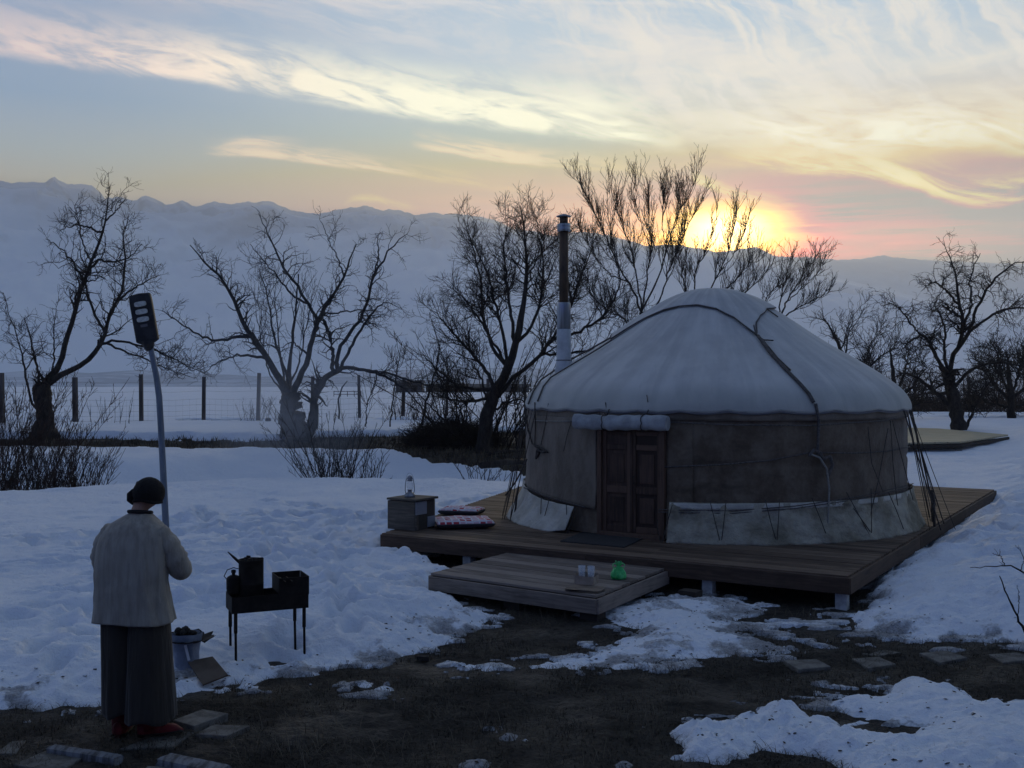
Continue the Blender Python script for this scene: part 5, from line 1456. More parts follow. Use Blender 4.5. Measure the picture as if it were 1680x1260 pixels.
def blades(name, X_, Y_, Z_, h, w, m_, seed=0, lean=.5, parent=None, **props):
    rg = np.random.default_rng(seed); n = len(X_)
    a = rg.uniform(0, 2 * PI, n); l = lean * rg.uniform(.2, 1.4, n); hh = h * rg.uniform(.4, 1.4, n)
    dxv = np.cos(a); dyv = np.sin(a); ww = w * rg.uniform(.6, 1.4, n)
    b1 = np.stack([X_ - dyv * ww, Y_ + dxv * ww, Z_ - .01], 1); b2 = np.stack([X_ + dyv * ww, Y_ - dxv * ww, Z_ - .01], 1)
    m1 = np.stack([X_ + dxv * l * hh * .45 - dyv * ww * .7, Y_ + dyv * l * hh * .45 + dxv * ww * .7, Z_ + hh * .55], 1)
    m2 = np.stack([X_ + dxv * l * hh * .45 + dyv * ww * .7, Y_ + dyv * l * hh * .45 - dxv * ww * .7, Z_ + hh * .55], 1)
    t = np.stack([X_ + dxv * l * hh * 1.3, Y_ + dyv * l * hh * 1.3, Z_ + hh], 1)
    V = np.stack([b1, b2, m2, m1, t], 1).reshape(-1, 3)
    i = np.arange(n)[:, None] * 5
    Fv = [*map(tuple, (i + np.array([0, 1, 2, 3])).tolist())] + [*map(tuple, (i + np.array([3, 2, 4])).tolist())]
    T = np.concatenate([i + np.array([0, 1, 2]), i + np.array([0, 2, 3]), i + np.array([3, 2, 4])], 0)
    return link(name, mesh_from(name, V, T), m_, parent, **props)
rg = np.random.default_rng(77)
X_ = rg.uniform(-19, 9, 90000); Y_ = rg.uniform(28, 53, 90000)
gf = grass_field(X_, Y_); k = gf > .12
X_, Y_ = X_[k], Y_[k]
blades('dry_bank_grass', X_, Y_, ground_z(X_, Y_), .14, .012, m_dry, 3, .7, kind='stuff')
# dead flattened grass over the bare ground of the yard
X_ = rg.uniform(-3.6, 5.6, 150000); Y_ = 5.0 + 9.5 * rg.random(150000) ** 1.5
s_, _ = snow_field(X_, Y_)
dens = fbm(X_ * .9, Y_ * .9, 3, 88)
k = (s_ < .02) & (dens > -.22) & (np.abs(X_) < Y_ * .52 + .4)
X_, Y_ = X_[k], Y_[k]
blades('dead_grass', X_, Y_, ground_z(X_, Y_) + .005, .032, .0022, m_dry2, 4, 2.6, kind='stuff')
# taller loose stalks
def clump(px, py, n, h, seed, spread=.10):
    rg_ = np.random.default_rng(seed); cx_, cy_ = on_plane(px, py)
    return cx_ + rg_.normal(0, spread, n), cy_ + rg_.normal(0, spread, n), h
XX, YY = [], []
for i, (px, py, n) in enumerate(((1035, 1190, 16), (1050, 1178, 12), (955, 1140, 10), (740, 1165, 6), (775, 1180, 6), (520, 1205, 26), (470, 1245, 40), (430, 1240, 26), (505, 1190, 14), (770, 1215, 8), (640, 1150, 9), (900, 1015, 12), (860, 1000, 12), (1330, 1015, 30), (1290, 1010, 22), (1250, 1245, 8), (560, 1200, 14), (620, 1245, 20), (700, 1240, 10), (1500, 1245, 10), (985, 1250, 20), (1100, 1150, 14))):
    a, b, _ = clump(px, py, n, 0, i, .12); XX.append(a); YY.append(b)
XX = np.concatenate(XX); YY = np.concatenate(YY)
blades('dry_grass_stalks', XX, YY, ground_z(XX, YY), .11, .0018, mat('straw', (.16, .135, .095), .9), 9, .9, kind='stuff')
# dark leaf litter and crumbs of earth on the melting edge
rg = np.random.default_rng(5)
X_ = rg.uniform(-4, 6, 60000); Y_ = 6 + 9 * rg.random(60000)
s_, _ = snow_field(X_, Y_); k = (s_ > -.15) & (s_ < .45) & (rg.random(60000) < .06 + .10 * (fbm(X_ * 2, Y_ * 2, 2, 5) > .1))
X_, Y_ = X_[k], Y_[k]
Z_ = ground_z(X_, Y_) + np.maximum(snow_layer(X_, Y_)[0], 0)
n = len(X_); V = []; 
a = rg.uniform(0, 6.28, n); sz = rg.uniform(.006, .020, n)
base_ = np.stack([X_, Y_, Z_ + .002], 1)
o4 = []
for q in range(4):
    aa = a + q * PI / 2
    o4.append(base_ + np.stack([np.cos(aa) * sz, np.sin(aa) * sz * .7, rg.uniform(-.004, .008, n)], 1))
V = np.stack(o4, 1).reshape(-1, 3)
link('leaf_litter', mesh_from('leaf_litter', V, np.arange(n * 4).reshape(n, 4)), mat('leaf_litter', (.03, .024, .018), .95), kind='stuff')

# ------------------------------------------------------------------ fence
m_fpost = mat('weathered_fence_post', mottled((.045, .040, .040), (.11, .10, .10), 5, 4, .6, .35, .65, (1, 1, .2)), .95)
fence = thing('wire_fence', 'wire fence on wooden posts along the edge of the snowy field', 'fence', (0, 0, 0))
FP = [(-420, 43.2), (-240, 43.4), (-112, 43.8), (4, 44.3), (124, 45.2), (232, 46.2), (334, 47.4), (423, 48.4), (512, 49.6), (590, 50.6), (661, 52.2), (733, 53.6), (800, 55), (862, 56.5), (925, 58), (990, 60), (1060, 62), (1140, 64), (1230, 66), (1320, 68), (1410, 70), (1500, 72), (1590, 74), (1690, 76), (1800, 78)]
tops = []
fr_g = random.Random(8)
pm = MB().box((0, 0, 1.05), (.17, .16, 2.5), taper=.92); pme = mesh_from('fence_post', pm.V, pm.Fc)
for px, d in FP:
    x_ = (px - 840) / F * d; z_ = float(ground_z(np.array([x_]), np.array([d]))[0])
    o = link('post', pme, m_fpost, fence, (x_, d, z_ - .05)); o.rotation_euler = (fr_g.uniform(-.02, .02), fr_g.uniform(-.025, .025), fr_g.uniform(-.3, .3)); o.scale = (fr_g.uniform(.85, 1.15), 1, fr_g.uniform(.93, 1.03))
    tops.append((x_, d, z_))
m_wire = mat('fence_wire', (.06, .065, .075), .6)
for k_, hz in enumerate((.25, .45, .65, .9, 1.15, 1.5, 1.9)):
    P = []
    for i in range(len(tops) - 1):
        a = Vector(tops[i]); b_ = Vector(tops[i + 1])
        for t in (0, .5): P.append(a.lerp(b_, t) + Vector((0, -.07, hz - (.05 if t else 0))))
    MB().tube(P, .0038, 3).build('wire', m_wire, fence)
mb = MB()
for i in range(3, 12):
    a = Vector(tops[i]); b_ = Vector(tops[i + 1]); n = 9
    for k in range(1, n):
        p = a.lerp(b_, k / n); mb.tube([p + Vector((0, -.07, .2)), p + Vector((0, -.07, 1.15))], .0018, 3, False)
mb.build('wire_mesh', m_wire, fence, kind='stuff')
# stump by the fence, leaning dead stake
sx_ = (440 - 840) / F * 46
tag(MB().lathe([(.16, -.1), (.14, .1), (.12, .32), (.05, .36)], n=9).build('tree_stump', m_bark, None, loc=(sx_, 46, float(ground_z(np.array([sx_]), np.array([46.]))[0]))), 'short dark stump in the snow before the fence', 'stump')
tag(MB().tube([(0, 0, -.1), (.05, 0, .6), (0, 0, 1.2), (.18, .0, 1.75), (.42, 0, 2.05)], [.05, .045, .04, .035, .02], 6).build('dead_stake', m_bark2, None, True, loc=((555 - 840) / F * 49, 49, .4)), 'crooked dead stake standing near the fence right of the wide tree', 'stake')
# far sheds and a rail pen
def shed(label, px0, px1, d, h, rise, m1, m2, nw=2):
    x0 = (px0 - 840) / F * d; x1 = (px1 - 840) / F * d; L = x1 - x0; z_ = float(ground_z(np.array([x0]), np.array([d]))[0])
    s = thing('shed', label, 'shed', ((x0 + x1) / 2, d, z_))
    MB().box((0, 0, h / 2 - .1), (L, 4, h + .2)).build('wall', m1, s)
    mb = MB(); mb.add([(-L / 2 - .3, -2.4, h), (L / 2 + .3, -2.4, h), (L / 2 + .3, 0, h + rise), (-L / 2 - .3, 0, h + rise), (-L / 2 - .3, 2.4, h), (L / 2 + .3, 2.4, h)] , [(0, 1, 2, 3), (3, 2, 5, 4), (0, 3, 4), (1, 5, 2), (0, 4, 5, 1)])
    mb.build('roof', m2, s)
    for i in range(nw):
        MB().box((-L / 2 + (i + .5) * L / nw, -2.03, h * .5), (L / nw * .3, .05, h * .5)).build('window' if i else 'door', m_dark, s)
m_sw = mat('grey_shed_wall', mottled((.05, .052, .058), (.10, .10, .11), 1), .9); m_sr = mat('dark_shed_roof', mottled((.035, .035, .04), (.07, .07, .08), 1), .9)
shed('small dark shed far out in the snowy field', 651, 694, 205, 1.9, .5, m_sw, m_sr)
shed('long low farm building in the field behind the dense tree', 700, 868, 215, 1.15, .55, m_sw, m_sr, 5)
rp_ = thing('rail_pen', 'little railed pen in the field left of the far shed', 'railing', ((570 - 840) / F * 150, 150, .4))
for i in range(5): MB().box((-1.9 + i * .95, 0, .45), (.09, .09, .95)).build('post', m_fpost, rp_)
for z_ in (.45, .85): MB().box((0, -.06, z_), (3.9, .05, .09)).build('rail', m_fpost, rp_)
# pale plank platform on the right, beyond the snow
zpl = .60
pc = [Vector(fromplane(a, b, zpl)) for a, b in ((1420, 699), (1540, 703), (1654, 713), (1575, 724.5), (1440, 727))]
pl = thing('pale_platform', 'low pale wooden platform on the snow behind the tent, under the round crowned tree', 'platform', (pc[3].x, pc[3].y, 0))
rel = [p - Vector((pc[3].x, pc[3].y, 0)) for p in pc]
m_pale = mat('pale_platform_boards', lambda g: (lambda xyz: g.mix(g.step(g.math('FLOORED_MODULO', xyz[1] * .9 + xyz[0] * .25, .22), .0, .02), (.10, .085, .06), g.mix(g.noise(g.coord('Object'), 1.4, 4, .6), (.42, .35, .22), (.60, .51, .34))))(g.sep(g.coord('Object'))), .85)
mb = MB(); n = len(rel)
mb.add([tuple(v) for v in rel] + [tuple(v - Vector((0, 0, .05))) for v in rel], [tuple(range(n))[::-1], tuple(range(n, 2 * n))] + [(i, n + i, n + (i + 1) % n, (i + 1) % n) for i in range(n)])
o = mb.build('platform_top', m_pale, pl)
for i, j in ((2, 3), (3, 4)):
    a, b_ = rel[i], rel[j]; dd_ = b_ - a
    q = MB().box((0, 0, 0), (dd_.length, .05, .10)).build('side_board', m_dark, pl, loc=tuple((a + b_) / 2 + Vector((0, -.04, -.12)))); q.rotation_euler = (0, 0, math.atan2(dd_.y, dd_.x))
for p in (rel[2], rel[3], rel[4]): MB().box((p.x, p.y + .1, .1), (.15, .15, .5)).build('post', m_dark, pl)
# timbers lying behind the tent's left side
for i, (a, b_, r, lb) in enumerate((((790, 764), (862, 757), .09, 'weathered log lying in the snow left of the tent'), ((800, 745), (866, 740), .07, 'thinner pole lying on the bank left of the tent'))):
    p = Vector(fromplane(*a, .12)); q = Vector(fromplane(*b_, .12))
    tag(MB().tube([(0, 0, 0), tuple((q - p) * .5 + Vector((0, 0, .03))), tuple(q - p)], [r, r * .9, r * .8], 8).build('fallen_log', m_bark, None, True, loc=tuple(p)), lb, 'log')

# ------------------------------------------------------------------ stepping slabs and loose blocks
def sqe(a, rx, ry, e):
    c_, s_ = math.cos(a), math.sin(a); k = (abs(c_) ** e + abs(s_) ** e) ** (-1 / e); return rx * c_ * k, ry * s_ * k
m_slab = mat('concrete_slab', mottled((.085, .080, .072), (.20, .19, .17), 6, 5, .7), .92, nb(25, .5, .01))
def slab(px4, label, th=.045, z=.03, m_=None):
    V = [Vector(fromplane(a, b, z)) for a, b in px4]; c_ = sum(V, Vector()) / len(V); n = len(V)
    mb = MB(); mb.add([tuple(v - c_) for v in V] + [tuple((v - c_) * 1.0 - Vector((0, 0, th))) for v in V], [tuple(range(n))[::-1], tuple(range(n, 2 * n))] + [(i, n + i, n + (i + 1) % n, (i + 1) % n)[::-1] for i in range(n)])
    o = mb.build('paving_slab', m_ or m_slab, None, loc=tuple(c_)); bevel(o, .006, 2)
    bm = bmesh.new(); bm.from_mesh(o.data); bmesh.ops.recalc_face_normals(bm, faces=bm.faces); bm.to_mesh(o.data); bm.free()
    return tag(o, label, 'paving slab', 'square slabs laid as stepping stones')
slab([(1285, 1083), (1340, 1081), (1363, 1093), (1310, 1098)], 'square paving slab nearest the deck corner, first of the row running right')
slab([(1397, 1080), (1442, 1077), (1470, 1089), (1424, 1096)], 'dark square paving slab, second of the row running right from the deck corner', .04, .02)
slab([(1508, 1071), (1553, 1067), (1587, 1078), (1542, 1087)], 'square paving slab, third of the row running right from the deck corner')
slab([(1622, 1073), (1668, 1070), (1705, 1080), (1645, 1087)], 'square paving slab cut by the right edge of the picture')
slab([(1405, 1071), (1452, 1066), (1480, 1070), (1436, 1076)], 'half buried slab behind the second slab of the row', .02, .012)
slab([(284, 1181), (332, 1163), (375, 1170), (318, 1191)], 'thick paving slab behind the person\'s right boot', .06, .055)
slab([(320, 1204), (350, 1188), (411, 1190), (371, 1207)], 'paving slab with a pale worn face at the right of the person\'s feet')
slab([(196, 1228), (268, 1201), (322, 1200), (283, 1225)], 'paving slab the person is standing on', .04, .012)
slab([(20, 1254), (78, 1230), (148, 1235), (98, 1266)], 'paving slab in the bottom left corner of the picture')
slab([(-8, 1236), (18, 1216), (44, 1214), (26, 1236)], 'small broken slab at the left edge of the picture', .03, .02)
slab([(226, 1272), (242, 1256), (318, 1258), (330, 1274)], 'paving slab cut by the bottom edge below the firewood', .04, .02)
m_block = mat('streaked_concrete', lambda g: (lambda xyz: g.mix(g.step(g.noise(g.vec(xyz[0] * 17 + xyz[1] * 8, xyz[1] * 6, xyz[2] * 3), 1, 4, .6), .40, .66), (.20, .21, .23), (.07, .07, .072)))(g.sep(g.coord('Object'))), .92, nb(24, .8, .015, 4, (2.4, 1, 1)))
for a, b_, w_, lb in (((84, 1226), (194, 1243), .085, 'narrow streaked concrete block left of the person\'s boots'), ((270, 1242), (366, 1262), .13, 'broad streaked concrete block right of the person\'s boots near the bottom edge')):
    p = Vector(fromplane(*a, .05)); q = Vector(fromplane(*b_, .05)); L = (q - p).length
    P = []
    for i in range(15):
        row = []
        for k in range(16):
            aa = 2 * PI * k / 16; y_, z_ = sqe(aa, w_ / 2, .028, 9)
            rn = 1 + .018 * math.sin(i * 2.3 + k * 1.7) * (1 if 0 < i < 14 else 3)
            row.append((L * (i / 14 - .5) + .008 * math.sin(k * 2), y_ * rn, z_ * rn))
        P.append(row)
    mb = MB().grid(P, True); mb.add(P[0], [tuple(range(16))]); mb.add(P[-1], [tuple(range(15, -1, -1))])
    o = mb.build('concrete_block', m_block, None, False, loc=tuple((p + q) / 2 - Vector((0, 0, .02)))); o.rotation_euler = (0, 0, math.atan2(q.y - p.y, q.x - p.x)); tag(o, lb, 'concrete block')
# ------------------------------------------------------------------ street lamp
m_black = mat('dark_lamp_plastic', mottled((.014, .014, .016), (.030, .030, .034), 8), .55)
m_pole = mat('grey_painted_pole', mottled((.10, .125, .16), (.17, .20, .25), 5, 4, .6, .3, .7, (4, 4, .6)), .5)
m_lens = mat('frosted_lamp_lens', mottled((.42, .43, .40), (.62, .63, .58), 25), .35, nb(90, .4, .01))
LD = 11.7
lb = at(273, 944, LD); lz = snow_top(lb.x, LD)
lamp = thing('street_lamp', 'leaning solar street lamp with a dark flat head and three lenses behind the person', 'street lamp', (lb.x, LD, lz))
def lp(px, py, dy=0): w = at(px, py, LD); return (w.x - lb.x, dy, w.z - lz)
MB().tube([lp(275, 950), lp(272, 860), lp(268, 780), lp(264, 700), lp(261, 650), lp(257, 620), lp(251, 590), lp(246, 566)], [.036, .036, .035, .034, .034, .033, .031, .030], 14).build('pole', m_pole, lamp, True, loc=(0, 0, 0))
# head: tapered flat box leaning to the left, facing the camera
hc = Vector(lp(236, 522)); ax = (Vector(lp(229, 481)) - Vector(lp(243, 560))).normalized(); sx = ax.cross(Vector((0, 1, 0))).normalized() * 1
if sx.x < 0: sx = -sx
fy = Vector((0, -1, 0))
def hp(a, b, o): return tuple(hc + ax * a + sx * b + fy * o)
HL = .275
mb = MB(); prof = [(-.28, .075, .020), (-.255, .118, .030), (-.245, .122, .034), (.19, .122, .034), (.245, .118, .032), (.262, .112, .026)]
rings = []
for a, hw_, ht in prof:
    rings.append([hp(a + .012 * (1 - (b / hw_) ** 2) * (1 if a > .2 else 0), b, o) for b, o in ((-hw_, -ht * .6), (-hw_, ht * .6), (-hw_ + .012, ht), (0, ht), (hw_ - .012, ht), (hw_, ht * .6), (hw_, -ht * .6), (hw_ - .012, -ht), (0, -ht), (-hw_ + .012, -ht))])
mb.grid(rings, True); mb.add(rings[0], [tuple(range(9, -1, -1))]); mb.add(rings[-1], [tuple(range(10))])
mb.build('lamp_head', m_black, lamp, False)
MB().tube([hp(-.36, 0, 0), hp(-.30, 0, 0), hp(-.25, 0, 0)], [.040, .062, .072], 14).build('socket', m_black, lamp, True)
for a in (.155, .070, -.015):
    ring = []
    P = []
    for s_, o in ((1.0, .034), (1.0, .043), (.9, .046)):
        row = []
        for k in range(24):
            t = 2 * PI * k / 24
            row.append(hp(a + .028 * s_ * math.copysign(abs(math.sin(t)) ** .6, math.sin(t)), .066 * s_ * math.copysign(abs(math.cos(t)) ** .5, math.cos(t)), o))
        P.append(row)
    mb = MB().grid(P, True); mb.add(P[-1], [tuple(range(24))]); mb.build('lens', m_lens, lamp, True)
mb = MB(); V = [hp(-.098, -.038, .035), hp(-.098, .038, .035), hp(-.070, .038, .035), hp(-.070, -.038, .035)]
V2 = [hp(-.098, -.038, .039), hp(-.098, .038, .039), hp(-.070, .038, .039), hp(-.070, -.038, .039)]
mb.add(V + V2, [(4, 5, 6, 7), (0, 1, 5, 4), (1, 2, 6, 5), (2, 3, 7, 6), (3, 0, 4, 7)]); mb.build('sensor_window', mat('grey_sensor', (.12, .12, .13), .5), lamp)

# ------------------------------------------------------------------ brazier
m_iron = mat('sooty_iron', mottled((.008, .007, .007), (.022, .018, .016), 10, 5), .75, nb(30, .5, .006), metal=.3)
bd_ = 8.55; bb = at(381, 1000, bd_)
bz = .0
rzb = R(24)
BZ = .455
br = thing('brazier', 'black iron charcoal brazier on four thin legs in the snow', 'brazier', (bb.x, bd_, 0), rzb)
BW, BD, BH = .615, .30, .13
def wall(name, c_, d_, par=br): o = MB().box((0, 0, 0), d_).build(name, m_iron, par, loc=c_); return o
wall('trough_floor', (BW / 2, BD / 2, BZ + .003), (BW, BD, .006))
wall('trough_wall', (BW / 2, 0, BZ + BH / 2), (BW, .006, BH)); wall('trough_wall', (BW / 2, BD, BZ + BH / 2), (BW, .006, BH))
wall('trough_wall', (0, BD / 2, BZ + BH / 2), (.006, BD - .007, BH)); wall('trough_wall', (BW, BD / 2, BZ + BH / 2), (.006, BD - .007, BH))
# raised grill box on the right end
gx0 = BW - .235; gh = .13
for c_, d_ in (((BW - .1175, -.004, BZ + BH + gh / 2 - .01), (.235, .006, gh + .02)), ((BW - .1175, BD + .004, BZ + BH + gh / 2 - .01), (.235, .006, gh + .02)), ((gx0, BD / 2, BZ + BH + gh / 2), (.006, BD, gh)), ((BW + .004, BD / 2, BZ + BH + gh / 2 - .01), (.006, BD, gh + .02))):
    wall('firebox_wall', c_, d_)
for k in range(4): wall('skewer_ledge', (gx0 + .03 + k * .055, .03 + k * .0, BZ + BH + gh - .02 - .0), (.006, BD - .06, .008)) if k < 2 else None
for x_, y_, zb_ in ((.03, .02, -.05), (BW - .03, .02, -.06), (.03, BD - .02, -.02), (BW - .05, BD - .02, -.02)):
    MB().tube([(x_, y_, BZ), (x_, y_, BZ - .16)], .015, 8).build('leg', m_iron, br, True)
    MB().tube([(x_, y_, BZ - .14), (x_ + (.004 if x_ < .3 else .006), y_, zb_)], .0105, 8).build('leg_extension', m_iron, br, True)
# tall can packed with firewood standing in the trough
cx_, cy_ = .175, .14
can = thing('fire_can', 'tall sooty can packed with split firewood standing in the brazier', 'can', tuple(Vector((bb.x, bd_, 0)) + Matrix.Rotation(rzb, 3, 'Z') @ Vector((cx_, cy_, BZ + .008))), rzb)
MB().lathe([(.098, 0), (.100, .01), (.100, .20), (.102, .205), (.100, .21), (.100, .395), (.103, .40), (.096, .40), (.096, .02)], n=28, cap=False).build('can_wall', m_iron, can, True)
random.seed(12)
for k in range(16):
    a = random.uniform(0, 6.28); r_ = random.uniform(0, .075); h_ = random.uniform(.39, .435)
    o = MB().box((0, 0, 0), (random.uniform(.025, .05), random.uniform(.018, .03), .28)).build('firewood_stick', m_bark, can, loc=(r_ * math.cos(a), r_ * math.sin(a), h_ - .14)); o.rotation_euler = (random.uniform(-.12, .12), random.uniform(-.12, .12), a); bevel(o, .004, 1)
q0 = Vector((-.085, 0, .37)); q1 = Vector((-.19, -.02, .475))
MB().tube([tuple(q0), tuple(q0.lerp(q1, .5)), tuple(q1)], [.013, .012, .004], 6).build('firewood_stick', m_bark, can)
# little kettle on the end of the trough, left of the can
kp = Vector((bb.x, bd_, 0)) + Matrix.Rotation(rzb, 3, 'Z') @ Vector((.035, .15, BZ + BH + .002))
ket = thing('kettle', 'small sooty kettle with a knobbed lid at the left end of the brazier', 'kettle', tuple(kp), rzb)
MB().lathe([(.040, 0), (.052, .012), (.058, .05), (.058, .12), (.050, .14), (.030, .152), (.014, .156), (.014, .17), (.020, .178), (.018, .196), (.004, .20)], n=20).build('kettle_body', m_iron, ket, True)
MB().tube([(.05, 0, .06), (.085, 0, .09), (.095, 0, .14)], [.014, .010, .007], 8).build('spout', m_iron, ket, True)
MB().tube([(-.05, 0, .12), (-.075, 0, .15), (-.05, 0, .20), (0, 0, .215), (.05, 0, .20), (.058, 0, .13)], .004, 6).build('kettle_handle', m_iron, ket, True)

# ------------------------------------------------------------------ bag of charcoal and cardboard
sp = on_plane(306, 1108, .03)
m_bag = mat('pale_plastic_sack', mottled((.17, .20, .26), (.33, .37, .45), 5, 5, .6, .35, .65), .45, nb(12, .7, .02), sss=.1)
m_bagd = mat('dark_sack_lining', mottled((.010, .009, .009), (.03, .026, .024), 9), .8, nb(20, .8, .02))
sk = thing('charcoal_sack', 'open pale plastic sack with a crumpled dark rim standing right of the person', 'sack', (sp[0], sp[1], .02), R(8))
P = []
for j in range(12):
    t = j / 11; row = []
    for k in range(36):
        a = 2 * PI * k / 36
        n_ = float(fbm(np.array([math.cos(a) * 1.6 + 3]), np.array([math.sin(a) * 1.6 + t * 2]), 3, 66)[0])
        r_ = (.085 + .030 * t) * (1 + .22 * n_)
        row.append((r_ * math.cos(a) * 1.0, r_ * math.sin(a) * .85, .34 * t + .01 * n_))
    P.append(row)
MB().grid(P, True).build('sack_body', m_bag, sk, True)
P = []
for j in range(7):
    t = j / 6; row = []
    for k in range(48):
        a = 2 * PI * k / 48
        n_ = float(fbm(np.array([math.cos(a) * 3 + 3]), np.array([math.sin(a) * 3 + t]), 3, 67)[0])
        r_ = .075 + (.115 * math.sin(t * PI * .62)) * (1 + .5 * n_)
        row.append((r_ * math.cos(a) * 1.1, r_ * math.sin(a) * .9, .26 + .13 * t - .09 * t * t + .05 * n_ * t))
    P.append(row)
MB().grid(P, True).build('sack_rim', m_bagd, sk, True)
random.seed(3)
for k in range(14):
    a = random.uniform(0, 6.28); r_ = random.uniform(0, .07); s_ = random.uniform(.02, .04)
    o = MB().lathe([(0, -s_), (s_ * .8, -s_ * .4), (s_, .1 * s_), (s_ * .6, s_ * .8), (0, s_)], n=6, cap=False).build('charcoal_lump', m_bagd, sk, loc=(r_ * math.cos(a), r_ * math.sin(a), .335 + random.uniform(-.01, .03))); o.rotation_euler = (random.random() * 3, random.random() * 3, 0)
o = MB().box((0, 0, 0), (.02, .004, .12)).build('sack_label', mat('white_label', (.6, .62, .66), .6), sk, loc=(.02, -.098, .21)); o.rotation_euler = (R(-4), R(-14), 0)
# cardboard panel leaning
cpx = [(308, 1086), (349, 1078), (374, 1108), (333, 1124)]
CV = [Vector(at(308, 1086, 8.25)), Vector(at(349, 1078, 8.30)), Vector(at(374, 1108, 8.08)), Vector(at(333, 1124, 8.0))]
cc = sum(CV, Vector()) / 4
rel = [v - cc for v in CV]; nn = (rel[1] - rel[0]).cross(rel[3] - rel[0]).normalized() * .007
mb = MB().add([tuple(v + nn) for v in rel] + [tuple(v - nn) for v in rel], [(0, 1, 2, 3), (7, 6, 5, 4), (0, 4, 5, 1), (1, 5, 6, 2), (2, 6, 7, 3), (3, 7, 4, 0)])
tag(mb.build('cardboard_square', mat('brown_box_board', mottled((.11, .082, .06), (.155, .12, .09), 5), .9), None, loc=tuple(cc)), 'square brown cardboard panel tilted on the snow beside the pale sack', 'cardboard')
tag(MB().box((0, 0, 0), (.10, .05, .04)).build('wood_scrap', m_bark, None, loc=(*on_plane(694, 1078, .03), .02)), 'small dark scrap of wood at the edge of the snow below the step', 'wood scrap')

# ------------------------------------------------------------------ person
PX0 = Vector(((222 - 840) / F * 6.94, 6.94, 0))
person = thing('person', 'person seen from behind in black knit hat, beige smock, wide dark trousers, red boots', 'person', tuple(PX0), R(-10))
person.location.z = .015
m_skin = mat('skin', mottled((.30, .17, .12), (.40, .24, .17), 8), .6, sss=.15)
m_hair = mat('dark_hair', (.012, .009, .008), .7)
def skinmesh(name, joints, edges, m_, parent, root=0, sub=2):
    me = bpy.data.meshes.new(name); me.from_pydata([j[:3] for j in joints], edges, []); me.update()
    o = link(name, me, m_, parent)
    md = o.modifiers.new('skin', 'SKIN'); md.use_smooth_shade = True
    for i, j in enumerate(joints):
        sv = me.skin_vertices[0].data[i]; r_ = j[3]; sv.radius = (r_, j[4] if len(j) > 4 else r_)
        sv.use_root = (i == root)
    s_ = o.modifiers.new('sub', 'SUBSURF'); s_.levels = sub; s_.render_levels = sub
    return o
J = []; Ed = []
def jn(x, y, z, r, r2=None, par=None):
    J.append((x, y, z, r, r2 if r2 else r)); i = len(J) - 1
    if par is not None: Ed.append((par, i))
    return i
pel = jn(0, 0, .86, .135, .10)
wst = jn(0, .0, 1.02, .120, .085, pel); chs = jn(0, .0, 1.19, .125, .09, wst); ush = jn(0, .0, 1.33, .070, .055, chs)
nk = jn(.005, .03, 1.45, .052, .052, ush); nk2 = jn(.02, .05, 1.50, .052, .052, nk)
hd = jn(.04, .085, 1.55, .070, .076, nk2); hd2 = jn(.05, .09, 1.585, .078, .086, hd); hd3 = jn(.055, .085, 1.625, .055, .06, hd2)
jaw = jn(.075, .150, 1.525, .030, .028, hd); nose = jn(.095, .185, 1.57, .013, .012, hd2)
def hand(w, dirx, diry, side):
    f_ = Vector((dirx, diry, 0)).normalized(); up_ = Vector((0, 0, 1)); s_ = f_.cross(up_)
    p = Vector(J[w][:3]); pm_ = p + f_ * .055
    palm = jn(*pm_, .030, .016, w)
    for k, (o_, l_) in enumerate(((-.026, .062), (-.009, .072), (.009, .067), (.025, .052))):
        b_ = pm_ + f_ * .025 + up_ * o_; k1 = jn(*b_, .0105, None, palm)
        k2 = jn(*(b_ + f_ * l_ * .5 + s_ * side * -.010), .009, None, k1); jn(*(b_ + f_ * l_ * .85 + s_ * side * -.035), .008, None, k2)
    t1 = jn(*(p + f_ * .03 + up_ * .032 + s_ * side * -.012), .0115, None, palm); jn(*(p + f_ * .07 + up_ * .045 + s_ * side * -.030), .0095, None, t1)
for sg in (-1, 1):
    sh = jn(sg * .155, .01, 1.305, .045, .045, ush); elb = jn(sg * .265, .085, 1.075, .042, None, sh)
    wr = jn(sg * .10, .315, 1.10, .028, .024, elb); hand(wr, -sg * .45, .9, sg)
    hip = jn(sg * .095, .0, .80, .085, None, pel); kne = jn(sg * .11, .03, .46, .055, None, hip)
    ank = jn(sg * .115, -.02, .09, .038, None, kne); jn(sg * .13, .11, .035, .034, .025, ank)
skinmesh('body', J, Ed, m_skin, person, 0, 2)
# ears
for sg in (-1, 1): MB().lathe([(.0, -.012), (.018, -.006), (.022, .0), (.016, .006), (.0, .01)], n=12).build('ear', m_skin, person, True, loc=(.05 + sg * .078, .075, 1.575)).rotation_euler = (0, R(90), 0)
MB().lathe([(0, -.085), (.05, -.07), (.078, -.03), (.084, .02), (.07, .06), (0, .085)], n=24).build('hair', m_hair, person, True, loc=(.048, .070, 1.585))
